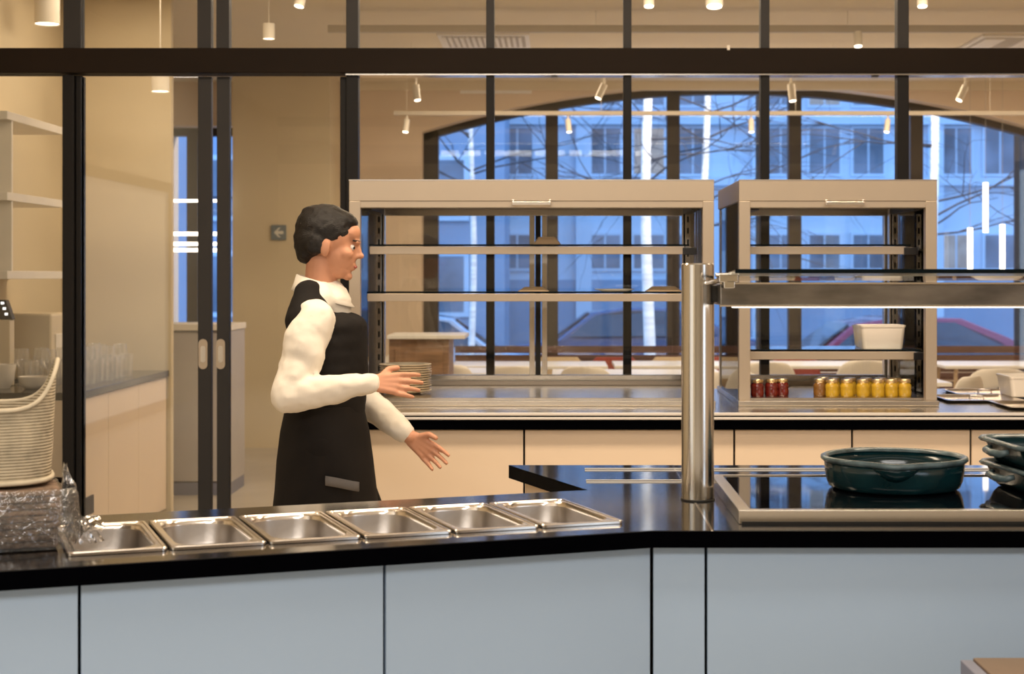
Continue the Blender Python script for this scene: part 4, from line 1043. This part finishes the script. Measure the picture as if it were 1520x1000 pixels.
def car(label, m_, xp, D, rz, s=1.0):
    t = thing('parked_car', label, 'car', (PX(xp, D), D, -.6), rz, 'parked cars on the street')
    side = [(-2.15, .35), (-2.2, .62), (-2.05, .82), (-1.35, .92), (-.75, 1.38), (-.2, 1.47), (.7, 1.46), (1.35, 1.2), (1.75, .98), (2.12, .92), (2.2, .6), (2.15, .33)]
    bm = bmesh.new(); R = []
    for y, ins, up in ((-.86, .05, 0), (-.82, 0, 0), (.82, 0, 0), (.86, .05, 0)):
        R.append([(x*(1-ins*.3), y*(1 if z < 1.0 else .80), z) for x, z in side])
    ring_loft(bm, R); obj('body', bm, m_, t, .04, smooth=30)
    for sy in (-1, 1):
        bm = bmesh.new(); vs = [bm.verts.new((x, sy*(.875 if z < 1 else .71), z)) for x, z in ((-1.15, .97), (-.68, 1.33), (-.18, 1.41), (.6, 1.40), (1.15, 1.18), (1.4, .99))]; bm.faces.new(vs)
        o = obj('side_window', bm, M['carglass'], t); so = o.modifiers.new('t', 'SOLIDIFY'); so.thickness = .02; so.offset = 0
    bm = bmesh.new(); vs = [bm.verts.new(p) for p in ((-1.38, -.66, .955), (-1.38, .66, .955), (-.79, .58, 1.375), (-.79, -.58, 1.375))]; bm.faces.new(vs); o = obj('windscreen', bm, M['carglass'], t); so = o.modifiers.new('t', 'SOLIDIFY'); so.thickness = .03; so.offset = 0
    for xx in (-1.35, 1.35):
        for sy in (-1, 1):
            wv_ = bmesh.new(); R = []
            for y, r in ((-.1, .27), (-.09, .32), (.09, .32), (.1, .27)): R.append([(xx+r*math.cos(2*PI*k/20), sy*.78+y, .32+r*math.sin(2*PI*k/20)) for k in range(20)])
            ring_loft(wv_, R); wh = obj('wheel', wv_, M['tyre'], t, smooth=40)
            wb = bmesh.new(); R = []
            for y, r in ((-.005, .20), (.005, .19)): R.append([(xx+r*math.cos(2*PI*k/16), sy*.885+y, .32+r*math.sin(2*PI*k/16)) for k in range(16)])
            ring_loft(wb, R); obj('hubcap', wb, M['hub'], wh)
    for sy in (-.6, .6): bx('headlight', (-2.17, -2.05, sy-.16, sy+.16, .60, .74), M['carlight'], t, .02)
car('maroon car parked behind the right display cabinet', M['maroon'], 1330, 22, 0.05)
car('silver-blue car behind the left display cabinet, nose to the left', M['silver'], 600, 24.5, PI+.05)
car('dark blue car parked behind the middle of the left display cabinet', M['darkblue'], 940, 28.5, 0)

# ---------------------------------------------------------------- the waiter
PD = 5.50
def W(x, y, D=PD): return Vector((PX(x, D), D, PZ(y, D)))
per = thing('person', 'dark haired person in white shirt, black vest and apron, walking behind the food pans', 'person', (PX(485, PD), PD, 0))
org = Vector((PX(485, PD), PD, 0))
def cap(bm, a, b, ra, rb, sy=1.0, n=7):
    """tapered limb with round ends as chained ellipsoids"""
    a, b = Vector(a)-org, Vector(b)-org; d = b-a; L_ = d.length; q_ = d.to_track_quat('Z', 'Y').to_matrix()
    rings = []
    prof = [(-ra*.97, ra*.25), (-ra*.75, ra*.66), (-ra*.4, ra*.92), (0, ra)] + [(L_*k/n, ra+(rb-ra)*k/n) for k in range(1, n)] + [(L_, rb), (L_+rb*.4, rb*.92), (L_+rb*.75, rb*.66), (L_+rb*.97, rb*.25)]
    for z, r in prof: rings.append([a + q_ @ Vector((r*math.cos(2*PI*k/20), r*math.sin(2*PI*k/20), z)) for k in range(20)])
    ring_loft(bm, rings)
def eb(bm, c, r, ry=0, sub=3):
    ball(bm, Vector(c)-org, r, Matrix.Rotation(ry, 3, 'Y') if ry else None, sub)
def folds(o, scale, strength):
    tx = bpy.data.textures.new('folds', 'CLOUDS'); tx.noise_scale = scale; tx.noise_depth = 2
    d = o.modifiers.new('folds', 'DISPLACE'); d.texture = tx; d.strength = strength; d.mid_level = .5; d.texture_coords = 'LOCAL'
def remesh(o, vox, smooth_it=4):
    r = o.modifiers.new('remesh', 'REMESH'); r.mode = 'VOXEL'; r.voxel_size = vox; r.use_smooth_shade = True
    s = o.modifiers.new('smooth', 'SMOOTH'); s.factor = .5; s.iterations = smooth_it
# joints
hc = W(490, 362)
shN, shF = Vector((PX(470, 5.33), 5.335, 1.315)), Vector((PX(492, 5.66), 5.665, 1.315))
elN, elF = Vector((PX(428, 5.27), 5.26, PZ(588, 5.26))), Vector((-.72, 5.72, 1.02))
wrN, wrF = Vector((PX(552, 5.25), 5.25, PZ(568, 5.25))), Vector((-.52, 5.66, .865))
neck0, neck1 = Vector((hc.x-.035, PD, 1.36)), Vector((hc.x-.02, PD, 1.47))
pel = Vector((PX(482, PD), PD, .92))
ankN, ankF = Vector((pel.x-.24, PD-.09, .09)), Vector((pel.x+.22, PD+.09, .08))
kneN, kneF = Vector((pel.x-.06, PD-.09, .48)), Vector((pel.x+.16, PD+.09, .50))
def hand(bm, wr, d, up, side, sz=1.0, curl=.55):
    """palm, four unequal curled fingers, thumb off the side; d = pointing direction, up = back of hand, side = thumb side"""
    d, up, side = Vector(d).normalized(), Vector(up).normalized(), Vector(side).normalized()
    for k in range(4):
        o_ = side*(.027-.018*k)*sz; cap(bm, wr+d*.015*sz+o_*.6, wr+d*(.085-.004*abs(k-1))*sz+o_, .0135*sz, .0115*sz)
    for k, L_ in enumerate((.072, .080, .074, .058)):
        o_ = side*(.031-.021*k)*sz; p = wr+d*(.086-.003*abs(k-1))*sz+o_; dd = (d+side*(1.3-k)*.07).normalized()
        for s, f in enumerate((.45, .32, .23)):
            dd = (dd - up*curl*(.5+.25*s)).normalized(); q_ = p+dd*L_*f*sz; cap(bm, p, q_, (.0090-.0007*s)*sz, (.0086-.0008*s)*sz, n=3); p = q_
    p = wr+d*.028*sz+side*.020*sz; q_ = p+(d*.55+side*.75-up*.25).normalized()*.040*sz; cap(bm, p, q_, .013*sz, .011*sz, n=3)
    q2 = q_+(d*.9+side*.25-up*.35).normalized()*.030*sz; cap(bm, q_, q2, .0105*sz, .009*sz, n=3)
bm = bmesh.new()
# head: faces +X, turned a little down
tilt_h = Matrix.Rotation(math.radians(8), 3, 'Y')
def hp(x, y, z): return hc + tilt_h @ Vector((x, y, z))
def he(x, y, z, rx_, ry_, rz_, rot=0): ball(bm, hp(x, y, z)-org, (rx_, ry_, rz_), tilt_h @ Matrix.Rotation(rot, 3, 'Y'), 3)
he(-.012, 0, .030, .098, .077, .090)          # cranium
he(.035, 0, -.030, .062, .060, .080)          # face
he(.040, 0, -.078, .045, .046, .036)          # jaw
he(.074, 0, -.100, .017, .022, .015)          # chin
he(.068, 0, .045, .030, .050, .035)           # forehead
he(.092, 0, .018, .010, .040, .010)           # brow
he(.098, 0, -.010, .012, .010, .026, -.35)    # nose bridge
he(.108, 0, -.026, .013, .012, .011)          # nose tip
he(.096, .011, -.030, .009, .008, .008); he(.096, -.011, -.030, .009, .008, .008)
he(.088, 0, -.060, .012, .022, .007); he(.086, 0, -.072, .012, .020, .008)   # lips
for s in (-1, 1):
    he(.060, s*.040, -.025, .028, .020, .022); he(-.005, s*.076, -.012, .018, .007, .030); he(-.002, s*.072, -.036, .010, .008, .010)
cap(bm, neck0, hp(-.02, 0, -.06), .056, .052)
# trunk under the clothes
cap(bm, pel, Vector((pel.x, PD, 1.10)), .115, .10); cap(bm, Vector((pel.x, PD, 1.10)), Vector((neck0.x, PD, 1.30)), .10, .10)
cap(bm, shF+Vector((0,-.03,-.02)), shN+Vector((0,.03,-.02)), .04, .04)
for a, b, c in ((shN, elN, wrN), (shF, elF, wrF)): cap(bm, a+(b-a)*.15, b, .036, .034); cap(bm, b, c, .038, .026)
for s, kn, an in ((-.09, kneN, ankN), (.09, kneF, ankF)): cap(bm, Vector((pel.x, PD+s, .88)), kn, .085, .055); cap(bm, kn, an, .055, .036); cap(bm, an+Vector((-.03, 0, -.04)), an+Vector((.14, 0, -.055)), .038, .030)
hand(bm, wrN, (1, .05, -.04), (0, -.95, .3), (.05, .3, .95), 1.0, .28)
hand(bm, wrF, (.80, -.05, -.60), (.1, .98, .1), (.60, -.1, .79), 1.0, .30)
body = obj('body', bm, M['skin'], per); remesh(body, .0045, 2)
# eyes
for s in (-1, 1):
    bm = bmesh.new(); c = hp(.0795, s*.030, -.002); eb(bm, c, (.0105, .0105, .0105)); e = obj('eye', bm, M['eye'], per, smooth='all')
    bm = bmesh.new(); eb(bm, c+tilt_h@Vector((.0060, s*.003, 0)), (.0055, .0062, .0062)); obj('iris', bm, M['iris'], e, smooth='all')
    bm = bmesh.new(); cap(bm, hp(.097, s*.018, .022), hp(.083, s*.048, .022), .0038, .003, n=3); obj('eyebrow', bm, M['hair'], per, smooth='all')
bm = bmesh.new(); eb(bm, hp(.0965, 0, -.0655), (.006, .019, .006)); obj('lips', bm, M['lip'], per, smooth='all')
# hair: swept back cap with a high knot
bm = bmesh.new()
he(-.022, 0, .048, .104, .086, .086); he(-.060, 0, .010, .066, .078, .082); he(-.072, 0, -.035, .040, .060, .045)
he(.030, 0, .090, .056, .062, .030, .25); he(-.070, 0, .082, .045, .050, .040)
he(-.038, -.070, .004, .036, .016, .050); he(-.038, .070, .004, .036, .016, .050)
hair = obj('hair', bm, M['hair'], per); remesh(hair, .006, 3); folds(hair, .018, .008)
# shirt: sleeves and collar
bm = bmesh.new()
cap(bm, shN+Vector((-.006, .006, -.035)), elN, .069, .058); cap(bm, elN, wrN+(elN-wrN)*.10, .058, .040); cap(bm, wrN+(elN-wrN)*.16, wrN+(elN-wrN)*.02, .039, .037)
cap(bm, shF+Vector((0, -.006, -.035)), elF, .066, .056); cap(bm, elF, wrF+(elF-wrF)*.10, .058, .040)
eb(bm, shN*.55+elN*.45+Vector((.0, -.004, -.01)), (.070, .062, .12))
cap(bm, Vector((neck0.x, PD-.06, 1.34)), Vector((neck0.x, PD+.06, 1.34)), .070, .070)
cap(bm, Vector((neck0.x-.01, PD, 1.20)), Vector((neck0.x+.02, PD, 1.33)), .115, .088)
shirt = obj('shirt', bm, M['shirt'], per); remesh(shirt, .009, 4); folds(shirt, .055, .016)
bm = bmesh.new(); R = []
for r, z, dx in ((.070, -.045, -.002), (.066, -.01, -.003), (.0645, .018, -.004), (.070, .016, -.004), (.086, -.020, .004), (.100, -.044, .010)):
    R.append([(neck0.x-org.x+dx+r*1.08*math.cos(2*PI*k/32), r*math.sin(2*PI*k/32), 1.395+z-.30*r*math.cos(2*PI*k/32)) for k in range(32)])
ring_loft(bm, R, True, False, False); col_ = obj('collar', bm, M['shirt'], per, smooth='all'); so = col_.modifiers.new('t', 'SOLIDIFY'); so.thickness = .003
# vest over the shirt
bm = bmesh.new()
for k in range(8):
    t = k/8; z = .93+.37*t; xx = pel.x + .005 + .012*t
    rx_ = .125+.012*math.sin(t*PI) - (.03 if k == 8 else 0); ry_ = .155+.02*t - (.05 if k == 8 else 0)
    eb(bm, (xx, PD, z), (rx_, ry_, .11 if k < 7 else .06))
cap(bm, Vector((neck0.x-.025, PD-.085, 1.365)), Vector((neck0.x-.015, PD-.125, 1.28)), .050, .086); cap(bm, Vector((neck0.x-.025, PD+.085, 1.365)), Vector((neck0.x-.015, PD+.125, 1.28)), .050, .086)
vest = obj('vest', bm, M['vest'], per); remesh(vest, .009, 6); folds(vest, .09, .010)
bm = bmesh.new()
for k in range(5): eb(bm, (pel.x+.13, PD-.02, .99+.06*k), (.006, .006, .006), sub=1)
obj('buttons', bm, M['greycloth'], per)
# apron / skirt and trousers
bm = bmesh.new(); R = []
for z, rx_, ry_, dx in ((.99, .130, .165, .0), (.90, .150, .182, .0), (.80, .163, .19, .0), (.70, .172, .19, .002), (.60, .182, .19, .0), (.52, .190, .19, .0)):
    R.append([(pel.x-org.x+dx+(rx_+.010*math.sin(k*5*2*PI/60*1.0)*(1-z))*math.cos(2*PI*k/60), (ry_+.010*math.cos(k*7*2*PI/60)*(1-z))*math.sin(2*PI*k/60), z) for k in range(60)])
ring_loft(bm, R, True, True, True); obj('apron', bm, M['trouser'], per, smooth=60)
bm = bmesh.new()
for s, kn, an in ((-.09, kneN, ankN), (.09, kneF, ankF)): cap(bm, Vector((pel.x, PD+s, .86)), kn, .10, .075); cap(bm, kn, an+Vector((0, 0, .03)), .072, .062)
tr = obj('trousers', bm, M['trouser'], per); remesh(tr, .012, 3)
for an in (ankN, ankF):
    bm = bmesh.new(); a = an-org; R = []
    for xx, hw_, hh in ((-.085, .020, .05), (-.07, .036, .075), (-.02, .040, .09), (.06, .043, .07), (.13, .045, .05), (.165, .035, .042), (.18, .015, .03)):
        R.append([(a.x+xx, a.y+hw_*math.cos(t), max(0.0, hh/2+hh/2*math.sin(t))) for t in [2*PI*k/16 for k in range(16)]])
    ring_loft(bm, R); obj('shoe', bm, M['lacquer'], per, smooth=50)
# grey cloth tucked at the hip pocket
bm = bmesh.new(); pc = Vector((PX(508, 5.3), PD-.197, PZ(713, 5.3)))-org
R = []
for k in range(7):
    t = k/6; R.append([(pc.x-.055+.11*t, pc.y+dy+.003*math.sin(k), pc.z+dz-.02*t) for dy, dz in ((-.006, -.016), (-.009, 0), (-.006, .016), (.006, .014), (.006, -.014))])
ring_loft(bm, R); obj('pocket_flap', bm, M['greycloth'], per, smooth='all')['label'] = 'grey pocket flap at the hip'
